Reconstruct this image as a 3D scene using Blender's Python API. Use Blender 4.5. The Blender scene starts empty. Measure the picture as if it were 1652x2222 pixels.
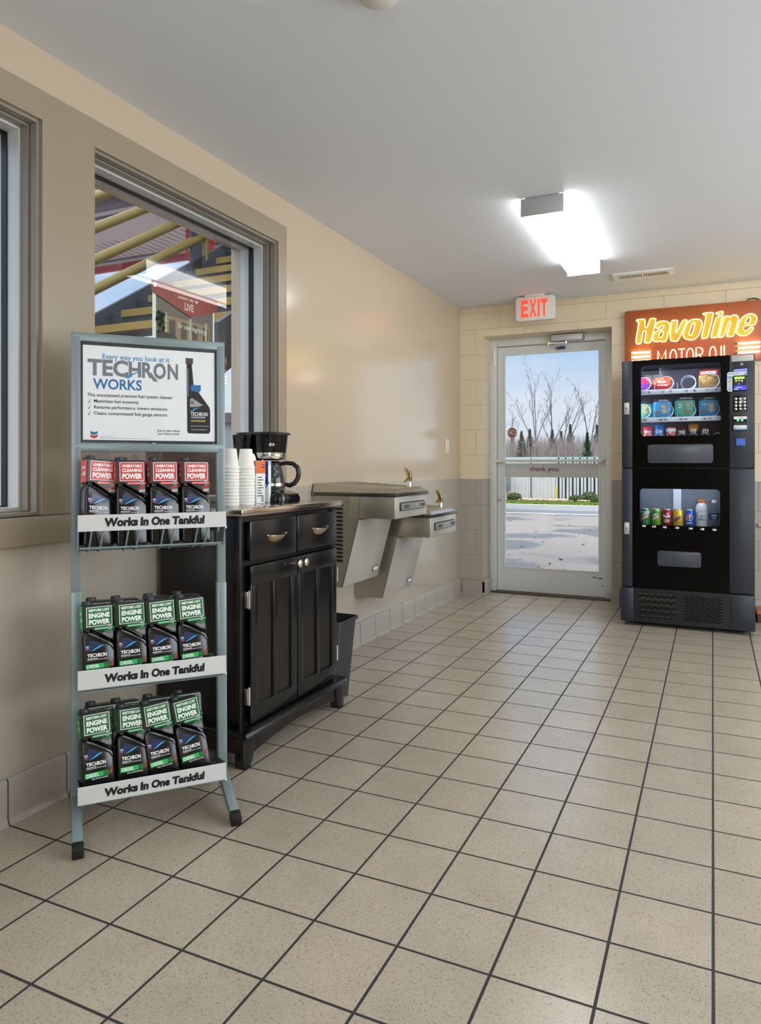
import bpy, bmesh, math, random
from mathutils import Vector, Matrix

random.seed(7)
SC = bpy.context.scene
C = SC.collection
PI = math.pi

# ------------------------------------------------------------------ camera
T = 0.215                                   # floor tile pitch in metres
CAM = Vector((6.992 * T, -5.8314 * T, 5.0314 * T))
YAW, FPX = -0.4360, 1546.04
cam_d = bpy.data.cameras.new('camera')
cam = bpy.data.objects.new('camera', cam_d)
C.objects.link(cam)
cam.location = CAM
cam.rotation_euler = (PI / 2, 0, -YAW)
cam_d.sensor_fit = 'HORIZONTAL'
cam_d.sensor_width = 36.0
cam_d.lens = 36.0 * FPX / 1652.0
cam_d.shift_y = -(1111.0 - 1009.98) / 1652.0
cam_d.clip_start = 0.02
cam_d.clip_end = 500
SC.camera = cam

SC.view_settings.view_transform = 'Standard'
SC.view_settings.look = 'None'
SC.view_settings.gamma = 1.0
SC.view_settings.exposure = 0.36
SC.view_settings.use_curve_mapping = False
SC.cycles.transparent_max_bounces = 24
SC.cycles.max_bounces = 8
SC.cycles.caustics_reflective = False
SC.cycles.caustics_refractive = False
SC.cycles.sample_clamp_indirect = 4.0

LAMP_POWER = 6.4          # radiance of the fluorescent diffusers
DAYLIGHT_FILL = 90.0          # power of the daylight fill lamps added out of view
SKY_POWER = 0.85


def lin(c):
    out = []
    for v in c[:3]:
        v = v / 255.0
        out.append(v / 12.92 if v <= 0.04045 else ((v + 0.055) / 1.055) ** 2.4)
    return (out[0], out[1], out[2], 1.0)


# ------------------------------------------------------------------ world
W = bpy.data.worlds.new('sky')
SC.world = W
W.use_nodes = True
nt = W.node_tree
nt.nodes.clear()
N = nt.nodes.new
out = N('ShaderNodeOutputWorld')
bg = N('ShaderNodeBackground')
tc = N('ShaderNodeTexCoord')
sep = N('ShaderNodeSeparateXYZ')
ramp = N('ShaderNodeValToRGB')
ramp.color_ramp.elements[0].position = 0.0
ramp.color_ramp.elements[0].color = lin((222, 228, 245))
ramp.color_ramp.elements[1].position = 0.30
ramp.color_ramp.elements[1].color = lin((146, 188, 238))
e = ramp.color_ramp.elements.new(0.60)
e.color = lin((236, 236, 238))
e = ramp.color_ramp.elements.new(0.17)
e.color = lin((172, 203, 242))
e = ramp.color_ramp.elements.new(0.085)
e.color = lin((220, 226, 243))
mp = N('ShaderNodeMapping')
mp.inputs['Scale'].default_value = (3.0, 3.0, 10.0)
noi = N('ShaderNodeTexNoise')
noi.inputs['Scale'].default_value = 1.5
noi.inputs['Detail'].default_value = 6
cr = N('ShaderNodeValToRGB')
cr.color_ramp.elements[0].position = 0.42
cr.color_ramp.elements[0].color = (0, 0, 0, 1)
cr.color_ramp.elements[1].position = 0.72
cr.color_ramp.elements[1].color = (0.75, 0.75, 0.75, 1)
mix = N('ShaderNodeMix')
mix.data_type = 'RGBA'
mix.inputs[7].default_value = lin((240, 242, 250))
L = nt.links.new
L(tc.outputs['Generated'], sep.inputs[0])
L(sep.outputs['Z'], ramp.inputs[0])
L(tc.outputs['Generated'], mp.inputs[0])
L(mp.outputs[0], noi.inputs['Vector'])
L(noi.outputs[0], cr.inputs[0])
L(cr.outputs[0], mix.inputs[0])
L(ramp.outputs[0], mix.inputs[6])
L(mix.outputs[2], bg.inputs[0])
zr = N('ShaderNodeMapRange')
zr.inputs[1].default_value = 0.30
zr.inputs[2].default_value = 0.75
zr.inputs[3].default_value = SKY_POWER
zr.inputs[4].default_value = SKY_POWER * 3.2
L(sep.outputs['Z'], zr.inputs[0])
L(zr.outputs[0], bg.inputs[1])
L(bg.outputs[0], out.inputs[0])

# soft high sun outdoors (thin cloud: large disc)
sd = bpy.data.lights.new('sun', 'SUN')
sd.energy = 0.9
sd.angle = 0.5
sd.color = (1.0, 0.97, 0.92)
sun = bpy.data.objects.new('sun', sd)
C.objects.link(sun)
sun.rotation_euler = (math.radians(18), math.radians(-28), 0)

# area fill lamps added behind and to the right of the camera, brightening the room
for nm, loc, rot, sx, sy, en in (('rear_daylight_fill', (3.25, -4.60, 1.5), (PI / 2, 0, 0), 1.6, 1.5, DAYLIGHT_FILL * 0.55),
                                 ('side_daylight_fill', (4.30, 1.4, 1.5), (PI / 2, 0, PI / 2), 3.6, 1.5, DAYLIGHT_FILL)):
    ad = bpy.data.lights.new(nm, 'AREA')
    ad.shape = 'RECTANGLE'
    ad.size = sx
    ad.size_y = sy
    ad.energy = en
    ad.color = (0.90, 0.96, 1.0)
    al = bpy.data.objects.new(nm, ad)
    C.objects.link(al)
    al.location = loc
    al.rotation_euler = rot


# ------------------------------------------------------------------ materials
MATS = {}


def mat(name, col, rough=0.5, metal=0.0, var=0.04, nscale=12.0, bump=0.0, bscale=80.0,
        emit=0.0, ecol=None, coat=0.0, spec=0.5, aniso=False):
    if name in MATS:
        return MATS[name]
    m = bpy.data.materials.new(name)
    m.use_nodes = True
    t = m.node_tree
    b = t.nodes['Principled BSDF']
    b.inputs['Roughness'].default_value = rough
    b.inputs['Metallic'].default_value = metal
    b.inputs['Specular IOR Level'].default_value = spec
    b.inputs['Coat Weight'].default_value = coat
    b.inputs['Coat Roughness'].default_value = 0.08
    tcn = t.nodes.new('ShaderNodeTexCoord')
    no = t.nodes.new('ShaderNodeTexNoise')
    no.inputs['Scale'].default_value = nscale
    no.inputs['Detail'].default_value = 4
    if aniso:
        mpn = t.nodes.new('ShaderNodeMapping')
        mpn.inputs['Scale'].default_value = (1.0, 1.0, 40.0)
        t.links.new(tcn.outputs['Object'], mpn.inputs[0])
        t.links.new(mpn.outputs[0], no.inputs['Vector'])
    else:
        t.links.new(tcn.outputs['Object'], no.inputs['Vector'])
    mx = t.nodes.new('ShaderNodeMix')
    mx.data_type = 'RGBA'
    c = lin(col)
    mx.inputs[6].default_value = tuple(max(0, v * (1 - var)) for v in c[:3]) + (1,)
    mx.inputs[7].default_value = tuple(min(1, v * (1 + var)) for v in c[:3]) + (1,)
    t.links.new(no.outputs[0], mx.inputs[0])
    t.links.new(mx.outputs[2], b.inputs['Base Color'])
    if bump:
        n2 = t.nodes.new('ShaderNodeTexNoise')
        n2.inputs['Scale'].default_value = bscale
        n2.inputs['Detail'].default_value = 3
        t.links.new(tcn.outputs['Object'], n2.inputs['Vector'])
        bp = t.nodes.new('ShaderNodeBump')
        bp.inputs['Strength'].default_value = bump
        bp.inputs['Distance'].default_value = 0.002
        t.links.new(n2.outputs[0], bp.inputs['Height'])
        t.links.new(bp.outputs[0], b.inputs['Normal'])
    if emit:
        b.inputs['Emission Color'].default_value = lin(ecol or col)
        b.inputs['Emission Strength'].default_value = emit
    MATS[name] = m
    return m


def glass_mat(name, tint=(250, 253, 252), rough=0.0, ior=1.5, alpha=1.0, gain=1.0):
    if name in MATS:
        return MATS[name]
    m = bpy.data.materials.new(name)
    m.use_nodes = True
    t = m.node_tree
    t.nodes.clear()
    o = t.nodes.new('ShaderNodeOutputMaterial')
    tr = t.nodes.new('ShaderNodeBsdfTransparent')
    tr.inputs[0].default_value = lin(tint)
    gl = t.nodes.new('ShaderNodeBsdfGlossy')
    gl.inputs['Roughness'].default_value = rough
    fr = t.nodes.new('ShaderNodeFresnel')
    fr.inputs[0].default_value = ior
    mu = t.nodes.new('ShaderNodeMath')
    mu.operation = 'MULTIPLY'
    mu.inputs[1].default_value = gain
    ms = t.nodes.new('ShaderNodeMixShader')
    # the pane reflects at its near face only (its far face would mirror totally at a slant)
    gm = t.nodes.new('ShaderNodeNewGeometry')
    fb = t.nodes.new('ShaderNodeMath')
    fb.operation = 'SUBTRACT'
    fb.inputs[0].default_value = 1.0
    t.links.new(gm.outputs['Backfacing'], fb.inputs[1])
    m3 = t.nodes.new('ShaderNodeMath')
    m3.operation = 'MULTIPLY'
    t.links.new(fr.outputs[0], mu.inputs[0])
    t.links.new(mu.outputs[0], m3.inputs[0])
    t.links.new(fb.outputs[0], m3.inputs[1])
    t.links.new(m3.outputs[0], ms.inputs[0])
    t.links.new(tr.outputs[0], ms.inputs[1])
    t.links.new(gl.outputs[0], ms.inputs[2])
    t.links.new(ms.outputs[0], o.inputs[0])
    MATS[name] = m
    return m


def floor_mat():
    m = bpy.data.materials.new('floor_tile')
    m.use_nodes = True
    t = m.node_tree
    b = t.nodes['Principled BSDF']
    g = t.nodes.new('ShaderNodeNewGeometry')
    br = t.nodes.new('ShaderNodeTexBrick')
    br.offset = 0.0
    br.squash = 1.0
    br.inputs['Scale'].default_value = 1.0
    br.inputs['Brick Width'].default_value = T
    br.inputs['Row Height'].default_value = T
    br.inputs['Mortar Size'].default_value = 0.0036
    br.inputs['Mortar Smooth'].default_value = 0.15
    br.inputs['Color1'].default_value = lin((177, 165, 148))
    br.inputs['Color2'].default_value = lin((170, 159, 143))
    br.inputs['Mortar'].default_value = lin((30, 30, 32))
    t.links.new(g.outputs['Position'], br.inputs['Vector'])
    # fine dark streaky flecks and soft mottling of the clay body
    no = t.nodes.new('ShaderNodeTexNoise')
    no.inputs['Scale'].default_value = 210
    no.inputs['Detail'].default_value = 3
    no.inputs['Distortion'].default_value = 1.2
    t.links.new(g.outputs['Position'], no.inputs['Vector'])
    r1 = t.nodes.new('ShaderNodeValToRGB')
    r1.color_ramp.elements[0].position = 0.30
    r1.color_ramp.elements[0].color = (0.50, 0.48, 0.44, 1)
    r1.color_ramp.elements[1].position = 0.46
    r1.color_ramp.elements[1].color = (1, 1, 1, 1)
    t.links.new(no.outputs[0], r1.inputs[0])
    n2 = t.nodes.new('ShaderNodeTexNoise')
    n2.inputs['Scale'].default_value = 7
    n2.inputs['Detail'].default_value = 5
    t.links.new(g.outputs['Position'], n2.inputs['Vector'])
    r2 = t.nodes.new('ShaderNodeValToRGB')
    r2.color_ramp.elements[0].position = 0.3
    r2.color_ramp.elements[0].color = (0.93, 0.92, 0.91, 1)
    r2.color_ramp.elements[1].position = 0.7
    r2.color_ramp.elements[1].color = (1.04, 1.03, 1.02, 1)
    t.links.new(n2.outputs[0], r2.inputs[0])
    m1 = t.nodes.new('ShaderNodeMix')
    m1.data_type = 'RGBA'
    m1.blend_type = 'MULTIPLY'
    m1.inputs[0].default_value = 1
    t.links.new(br.outputs['Color'], m1.inputs[6])
    t.links.new(r1.outputs[0], m1.inputs[7])
    m2 = t.nodes.new('ShaderNodeMix')
    m2.data_type = 'RGBA'
    m2.blend_type = 'MULTIPLY'
    m2.inputs[0].default_value = 1
    t.links.new(m1.outputs[2], m2.inputs[6])
    t.links.new(r2.outputs[0], m2.inputs[7])
    t.links.new(m2.outputs[2], b.inputs['Base Color'])
    mr = t.nodes.new('ShaderNodeMapRange')
    b.inputs['Specular IOR Level'].default_value = 0.75
    mr.inputs[3].default_value = 0.24
    mr.inputs[4].default_value = 0.75
    t.links.new(br.outputs['Fac'], mr.inputs[0])
    t.links.new(mr.outputs[0], b.inputs['Roughness'])
    bp = t.nodes.new('ShaderNodeBump')
    bp.invert = True
    bp.inputs['Strength'].default_value = 0.5
    bp.inputs['Distance'].default_value = 0.003
    t.links.new(br.outputs['Fac'], bp.inputs['Height'])
    t.links.new(bp.outputs[0], b.inputs['Normal'])
    return m


def block_wall_mat(name, up, low, zsplit, blocks=True, rough=0.35):
    """Two-tone painted wall: cream above the painted line, taupe below; block joints as relief."""
    m = bpy.data.materials.new(name)
    m.use_nodes = True
    t = m.node_tree
    b = t.nodes['Principled BSDF']
    b.inputs['Roughness'].default_value = rough
    b.inputs['Specular IOR Level'].default_value = 0.5 if blocks else 0.95
    g = t.nodes.new('ShaderNodeNewGeometry')
    s = t.nodes.new('ShaderNodeSeparateXYZ')
    t.links.new(g.outputs['Position'], s.inputs[0])
    wv = t.nodes.new('ShaderNodeTexNoise')
    wv.inputs['Scale'].default_value = 6
    t.links.new(g.outputs['Position'], wv.inputs['Vector'])
    wm = t.nodes.new('ShaderNodeMath')
    wm.operation = 'MULTIPLY_ADD'
    wm.inputs[1].default_value = 0.012
    t.links.new(wv.outputs[0], wm.inputs[0])
    t.links.new(s.outputs['Z'], wm.inputs[2])
    gt = t.nodes.new('ShaderNodeMath')
    gt.operation = 'GREATER_THAN'
    gt.inputs[1].default_value = zsplit + 0.006
    t.links.new(wm.outputs[0], gt.inputs[0])
    mx = t.nodes.new('ShaderNodeMix')
    mx.data_type = 'RGBA'
    mx.inputs[6].default_value = lin(low)
    mx.inputs[7].default_value = lin(up)
    t.links.new(gt.outputs[0], mx.inputs[0])
    t.links.new(mx.outputs[2], b.inputs['Base Color'])
    pe = t.nodes.new('ShaderNodeTexNoise')
    pe.inputs['Scale'].default_value = 55 if blocks else 38
    pe.inputs['Detail'].default_value = 3
    t.links.new(g.outputs['Position'], pe.inputs['Vector'])
    b2 = t.nodes.new('ShaderNodeBump')
    b2.inputs['Strength'].default_value = 0.12 if blocks else 0.05
    b2.inputs['Distance'].default_value = 0.002
    t.links.new(pe.outputs[0], b2.inputs['Height'])
    if blocks:
        cb = t.nodes.new('ShaderNodeCombineXYZ')
        ad_ = t.nodes.new('ShaderNodeMath')
        ad_.operation = 'ADD'
        t.links.new(s.outputs['X'], ad_.inputs[0])
        t.links.new(s.outputs['Y'], ad_.inputs[1])
        t.links.new(ad_.outputs[0], cb.inputs[0])
        sb = t.nodes.new('ShaderNodeMath')
        sb.operation = 'SUBTRACT'
        sb.inputs[1].default_value = 0.119 - 0.21 * 4
        t.links.new(s.outputs['Z'], sb.inputs[0])
        t.links.new(sb.outputs[0], cb.inputs[1])
        br = t.nodes.new('ShaderNodeTexBrick')
        br.inputs['Scale'].default_value = 1
        br.inputs['Brick Width'].default_value = 0.42
        br.inputs['Row Height'].default_value = 0.21
        br.inputs['Mortar Size'].default_value = 0.004
        br.inputs['Mortar Smooth'].default_value = 0.6
        t.links.new(cb.outputs[0], br.inputs['Vector'])
        b1 = t.nodes.new('ShaderNodeBump')
        b1.invert = True
        b1.inputs['Strength'].default_value = 0.8
        b1.inputs['Distance'].default_value = 0.004
        t.links.new(br.outputs['Fac'], b1.inputs['Height'])
        t.links.new(b2.outputs[0], b1.inputs['Normal'])
        t.links.new(b1.outputs[0], b.inputs['Normal'])
    else:
        t.links.new(b2.outputs[0], b.inputs['Normal'])
    return m


def asphalt_mat():
    m = bpy.data.materials.new('asphalt')
    m.use_nodes = True
    t = m.node_tree
    b = t.nodes['Principled BSDF']
    g = t.nodes.new('ShaderNodeNewGeometry')
    n1 = t.nodes.new('ShaderNodeTexNoise')
    n1.inputs['Scale'].default_value = 0.55
    n1.inputs['Detail'].default_value = 7
    n1.inputs['Distortion'].default_value = 0.6
    t.links.new(g.outputs['Position'], n1.inputs['Vector'])
    r = t.nodes.new('ShaderNodeValToRGB')
    r.color_ramp.elements[0].position = 0.50
    r.color_ramp.elements[0].color = (0, 0, 0, 1)
    r.color_ramp.elements[1].position = 0.56
    r.color_ramp.elements[1].color = (1, 1, 1, 1)
    t.links.new(n1.outputs[0], r.inputs[0])
    n2 = t.nodes.new('ShaderNodeTexNoise')
    n2.inputs['Scale'].default_value = 30
    n2.inputs['Detail'].default_value = 6
    t.links.new(g.outputs['Position'], n2.inputs['Vector'])
    c1 = t.nodes.new('ShaderNodeMix')
    c1.data_type = 'RGBA'
    c1.inputs[6].default_value = lin((122, 116, 114))
    c1.inputs[7].default_value = lin((150, 142, 140))
    t.links.new(n2.outputs[0], c1.inputs[0])
    # damp patches: darker and shiny
    dm = t.nodes.new('ShaderNodeMix')
    dm.data_type = 'RGBA'
    dm.inputs[7].default_value = lin((84, 84, 90))
    t.links.new(r.outputs[0], dm.inputs[0])
    t.links.new(c1.outputs[2], dm.inputs[6])
    t.links.new(dm.outputs[2], b.inputs['Base Color'])
    mr = t.nodes.new('ShaderNodeMapRange')
    mr.inputs[3].default_value = 0.85
    mr.inputs[4].default_value = 0.45
    t.links.new(r.outputs[0], mr.inputs[0])
    t.links.new(mr.outputs[0], b.inputs['Roughness'])
    return m


# ------------------------------------------------------------------ text / plate geometry
_TX = {}


def _curve_mesh(cu):
    o = bpy.data.objects.new('tmp', cu)
    C.objects.link(o)
    dg = bpy.context.evaluated_depsgraph_get()
    me = bpy.data.meshes.new_from_object(o.evaluated_get(dg))
    vs = [tuple(v.co) for v in me.vertices]
    fs = [tuple(p.vertices) for p in me.polygons]
    bpy.data.objects.remove(o)
    bpy.data.curves.remove(cu)
    bpy.data.meshes.remove(me)
    return vs, fs


def text_geo(s, bold=0.0, shear=0.0, space=1.0, res=3):
    k = (s, bold, shear, space, res)
    if k not in _TX:
        cu = bpy.data.curves.new('tmp', 'FONT')
        cu.body = s
        cu.size = 1
        cu.offset = bold
        cu.shear = shear
        cu.space_character = space
        cu.resolution_u = res
        cu.fill_mode = 'FRONT'
        vs, fs = _curve_mesh(cu)
        x0 = min(v[0] for v in vs)
        x1 = max(v[0] for v in vs)
        y0 = min(v[1] for v in vs)
        y1 = max(v[1] for v in vs)
        w, h = max(x1 - x0, 1e-6), max(y1 - y0, 1e-6)
        _TX[k] = ([((v[0] - x0) / w, (v[1] - y0) / h) for v in vs], fs, w / h)
    return _TX[k]


def rrect(x0, y0, x1, y1, r, n=5):
    pts = []
    for cx, cy, a0 in ((x1 - r, y0 + r, -90), (x1 - r, y1 - r, 0), (x0 + r, y1 - r, 90), (x0 + r, y0 + r, 180)):
        for i in range(n + 1):
            a = math.radians(a0 + 90 * i / n)
            pts.append((cx + r * math.cos(a), cy + r * math.sin(a)))
    return pts


def circ(cx, cy, r, n=20):
    return [(cx + r * math.cos(2 * PI * i / n), cy + r * math.sin(2 * PI * i / n)) for i in range(n)]


XA, YA, ZA = Vector((1, 0, 0)), Vector((0, 1, 0)), Vector((0, 0, 1))


class MB:
    """Collects shapes into one mesh object."""

    def __init__(s):
        s.bm = bmesh.new()

    def raw(s, vs, fs, mi=0, M=None):
        bv = []
        for v in vs:
            v = Vector(v)
            if M is not None:
                v = M @ v
            bv.append(s.bm.verts.new(v))
        for f in fs:
            try:
                fc = s.bm.faces.new([bv[i] for i in f])
                fc.material_index = mi
            except ValueError:
                pass
        return s

    def _merge(s, b2, mi, M=None):
        b2.verts.index_update()
        s.raw([v.co.copy() for v in b2.verts], [[v.index for v in f.verts] for f in b2.faces], mi, M)
        b2.free()
        return s

    def box(s, a, b, mi=0, bev=0.0, seg=2, M=None):
        x0, y0, z0 = [min(p, q) for p, q in zip(a, b)]
        x1, y1, z1 = [max(p, q) for p, q in zip(a, b)]
        vs = [(x0, y0, z0), (x1, y0, z0), (x1, y1, z0), (x0, y1, z0), (x0, y0, z1), (x1, y0, z1), (x1, y1, z1), (x0, y1, z1)]
        fs = [(0, 3, 2, 1), (4, 5, 6, 7), (0, 1, 5, 4), (1, 2, 6, 5), (2, 3, 7, 6), (3, 0, 4, 7)]
        if not bev:
            return s.raw(vs, fs, mi, M)
        b2 = bmesh.new()
        bv = [b2.verts.new(v) for v in vs]
        for f in fs:
            b2.faces.new([bv[i] for i in f])
        bmesh.ops.bevel(b2, geom=b2.edges[:], offset=bev, segments=seg, profile=0.5, affect='EDGES', clamp_overlap=True)
        return s._merge(b2, mi, M)

    def bar(s, p0, p1, w, d, mi=0, bev=0.0, up=None):
        """Rectangular bar from p0 to p1, w across, d along the 'up' hint."""
        p0, p1 = Vector(p0), Vector(p1)
        z = (p1 - p0)
        ln = z.length
        z.normalize()
        u = Vector(up) if up is not None else (ZA if abs(z.z) < 0.9 else YA)
        x = u.cross(z).normalized()
        y = z.cross(x)
        M = Matrix((x, y, z)).transposed().to_4x4()
        M.translation = p0
        return s.box((-w / 2, -d / 2, 0), (w / 2, d / 2, ln), mi, bev, 2, M)

    def prism(s, pts, O, U, V, Nn, d, mi=0, bev=0.0, seg=2):
        """Polygon pts in (U,V) extruded along Nn by d."""
        O, U, V, Nn = Vector(O), Vector(U), Vector(V), Vector(Nn)
        b2 = bmesh.new()
        a = [b2.verts.new(O + U * p[0] + V * p[1]) for p in pts]
        b = [b2.verts.new(O + U * p[0] + V * p[1] + Nn * d) for p in pts]
        n = len(pts)
        b2.faces.new(a)
        b2.faces.new(b[::-1])
        for i in range(n):
            b2.faces.new([a[i], b[i], b[(i + 1) % n], a[(i + 1) % n]])
        bmesh.ops.recalc_face_normals(b2, faces=b2.faces[:])
        if bev:
            bmesh.ops.bevel(b2, geom=b2.edges[:], offset=bev, segments=seg, profile=0.5, affect='EDGES', clamp_overlap=True)
        return s._merge(b2, mi)

    def poly(s, pts, mi=0):
        return s.raw(pts, [tuple(range(len(pts)))], mi)

    def quad(s, O, U, V, u0, v0, u1, v1, mi=0):
        O, U, V = Vector(O), Vector(U), Vector(V)
        return s.poly([O + U * a + V * b for a, b in ((u0, v0), (u1, v0), (u1, v1), (u0, v1))], mi)

    def shape(s, pts, O, U, V, mi=0):
        O, U, V = Vector(O), Vector(U), Vector(V)
        return s.poly([O + U * a + V * b for a, b in pts], mi)

    def plate(s, loops, O, U, V, t, mi=0):
        """Flat plate with holes: loops in (U,V), thickness t centred on O."""
        cu = bpy.data.curves.new('tmp', 'CURVE')
        cu.dimensions = '2D'
        cu.fill_mode = 'BOTH'
        cu.extrude = t / 2
        for lp in loops:
            sp = cu.splines.new('POLY')
            sp.points.add(len(lp) - 1)
            for p, q in zip(sp.points, lp):
                p.co = (q[0], q[1], 0, 1)
            sp.use_cyclic_u = True
        vs, fs = _curve_mesh(cu)
        O, U, V = Vector(O), Vector(U), Vector(V)
        Nn = U.cross(V)
        return s.raw([O + U * v[0] + V * v[1] + Nn * v[2] for v in vs], fs, mi)

    def ring(s, p, axis, r, mi=0, n=20):
        return s.cyl(p, Vector(p) + Vector(axis), r, r, n, mi)

    def cyl(s, p0, p1, r0, r1=None, n=16, mi=0, caps=True):
        r1 = r0 if r1 is None else r1
        p0, p1 = Vector(p0), Vector(p1)
        z = (p1 - p0).normalized()
        x = z.orthogonal().normalized()
        y = z.cross(x)
        vs, fs = [], []
        for p, r in ((p0, r0), (p1, r1)):
            for i in range(n):
                a = 2 * PI * i / n
                vs.append(p + x * (r * math.cos(a)) + y * (r * math.sin(a)))
        for i in range(n):
            j = (i + 1) % n
            fs.append((i, j, n + j, n + i))
        if caps:
            fs.append(tuple(range(n))[::-1])
            fs.append(tuple(range(n, 2 * n)))
        return s.raw(vs, fs, mi)

    def tube(s, pts, r, n=8, mi=0, closed=False):
        pts = [Vector(p) for p in pts]
        m = len(pts)
        rr = r if isinstance(r, (list, tuple)) else [r] * m
        vs, fs = [], []
        prev = None
        for i in range(m):
            if closed:
                d = pts[(i + 1) % m] - pts[i - 1]
            else:
                d = pts[min(i + 1, m - 1)] - pts[max(i - 1, 0)]
            if d.length < 1e-9:
                d = Vector((0, 0, 1))
            d.normalize()
            if prev is None:
                x = d.orthogonal().normalized()
            else:
                x = prev - d * prev.dot(d)
                if x.length < 1e-6:
                    x = d.orthogonal()
                x.normalize()
            prev = x
            y = d.cross(x)
            for k in range(n):
                a = 2 * PI * k / n
                vs.append(pts[i] + x * (rr[i] * math.cos(a)) + y * (rr[i] * math.sin(a)))
        for i in range(m if closed else m - 1):
            j = (i + 1) % m
            for k in range(n):
                l = (k + 1) % n
                fs.append((i * n + k, i * n + l, j * n + l, j * n + k))
        if not closed:
            fs.append(tuple(range(n))[::-1])
            fs.append(tuple(range((m - 1) * n, m * n)))
        return s.raw(vs, fs, mi)

    def lathe(s, prof, c=(0, 0, 0), n=24, mi=0, axis='z'):
        vs, fs = [], []
        c = Vector(c)
        for r, z in prof:
            for i in range(n):
                a = 2 * PI * i / n
                v = Vector((r * math.cos(a), r * math.sin(a), z))
                if axis == 'y':
                    v = Vector((v.x, v.z, v.y))
                elif axis == 'x':
                    v = Vector((v.z, v.x, v.y))
                vs.append(c + v)
        for k in range(len(prof) - 1):
            for i in range(n):
                j = (i + 1) % n
                fs.append((k * n + i, k * n + j, (k + 1) * n + j, (k + 1) * n + i))
        return s.raw(vs, fs, mi)

    def loft(s, loops, mi=0, cap0=True, cap1=True):
        n = len(loops[0])
        vs = [p for lp in loops for p in lp]
        fs = []
        for k in range(len(loops) - 1):
            for i in range(n):
                j = (i + 1) % n
                fs.append((k * n + i, k * n + j, (k + 1) * n + j, (k + 1) * n + i))
        if cap0:
            fs.append(tuple(range(n))[::-1])
        if cap1:
            fs.append(tuple(range((len(loops) - 1) * n, len(loops) * n)))
        return s.raw(vs, fs, mi)

    def sphere(s, c, r, mi=0, n=12, sc=(1, 1, 1)):
        b2 = bmesh.new()
        bmesh.ops.create_uvsphere(b2, u_segments=n, v_segments=max(6, n // 2), radius=r)
        for v in b2.verts:
            v.co = Vector((v.co.x * sc[0], v.co.y * sc[1], v.co.z * sc[2])) + Vector(c)
        return s._merge(b2, mi)

    def text(s, body, O, U, V, w=None, h=None, mi=0, bold=0.0, shear=0.0, space=1.0, align='l', f=None):
        vs, fs, asp = text_geo(body, bold, shear, space)
        if w is None:
            w = h * asp
        if h is None:
            h = w / asp
        O, U, V = Vector(O), Vector(U), Vector(V)
        ox = {'l': 0, 'c': -w / 2, 'r': -w}[align]
        pts = []
        for a, b in vs:
            p = O + U * (a * w + ox) + V * (b * h)
            pts.append(f(p) if f else p)
        return s.raw(pts, fs, mi)

    def build(s, name, mats, parent=None, local=False, smooth=38, loc=None, normals=True):
        if normals:
            bmesh.ops.recalc_face_normals(s.bm, faces=s.bm.faces[:])
        off = Vector((0, 0, 0))
        if parent is not None:
            if not local:
                p = parent
                while p is not None:
                    off += p.location
                    p = p.parent
        elif loc is not None:
            off = Vector(loc)
        elif not local:
            xs = [v.co.x for v in s.bm.verts]
            ys = [v.co.y for v in s.bm.verts]
            zs = [v.co.z for v in s.bm.verts]
            off = Vector(((min(xs) + max(xs)) / 2, (min(ys) + max(ys)) / 2, min(zs)))
        if off.length:
            for v in s.bm.verts:
                v.co -= off
        me = bpy.data.meshes.new(name)
        s.bm.to_mesh(me)
        s.bm.free()
        if not isinstance(mats, (list, tuple)):
            mats = [mats]
        for m in mats:
            me.materials.append(m)
        if smooth:
            for p in me.polygons:
                p.use_smooth = True
            me.set_sharp_from_angle(angle=math.radians(smooth))
        o = bpy.data.objects.new(name, me)
        C.objects.link(o)
        if parent is not None:
            o.parent = parent
        else:
            o.location = off
        return o


def thing(name, label, cat, loc=(0, 0, 0), rotz=0.0, group=None):
    o = bpy.data.objects.new(name, None)
    C.objects.link(o)
    o.empty_display_size = 0.05
    o.location = loc
    o.rotation_euler = (0, 0, rotz)
    return tag(o, label, cat, group)


def tag(o, label=None, cat=None, group=None, kind=None):
    if label:
        o['label'] = label
    if cat:
        o['category'] = cat
    if group:
        o['group'] = group
    if kind:
        o['kind'] = kind
    return o


def struct_empty(name, loc, label, cat):
    o = bpy.data.objects.new(name, None)
    C.objects.link(o)
    o.location = loc
    return tag(o, label, cat, None, 'structure')


def struct(o, label, cat):
    return tag(o, label, cat, None, 'structure')


def copy_tree(o, parent=None):
    c = o.copy()
    C.objects.link(c)
    c.parent = parent
    for ch in list(o.children):
        copy_tree(ch, c)
    return c


def at(px, py, y):
    """Point of the plane Y=y seen at a photo pixel (used for measuring where things stand)."""
    r, z = (px - 826.0) / FPX, -(py - 1009.98) / FPX
    c, s = math.cos(YAW), math.sin(YAW)
    d = Vector((r * c + s, -r * s + c, z))
    return CAM + d * ((y - CAM.y) / d.y)


# common materials
M_STEEL = mat('brushed_steel', (186, 182, 172), 0.28, 1.0, 0.06, 6, aniso=True)
M_CHROME = mat('chrome', (225, 222, 215), 0.1, 1.0, 0.02)
M_BRASSY = mat('pale_brass', (214, 190, 140), 0.2, 1.0, 0.03)
M_BLACKPL = mat('black_plastic', (14, 14, 16), 0.3, 0, 0.1)
M_BLACKGL = mat('black_gloss', (8, 8, 10), 0.12, 0, 0.1)
M_RUBBER = mat('black_rubber', (16, 16, 17), 0.6, 0, 0.1)
M_WHITE = mat('white_paint', (238, 238, 234), 0.4, 0, 0.02)
M_BLACKTX = mat('black_print', (18, 18, 22), 0.5, 0, 0.02)
M_WHITETX = mat('white_print', (240, 240, 240), 0.5, 0, 0.02)
M_ALU = mat('aluminium', (196, 198, 196), 0.38, 0.25, 0.03, 5)
M_GLASS = glass_mat('window_glass', gain=1.35)

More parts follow.
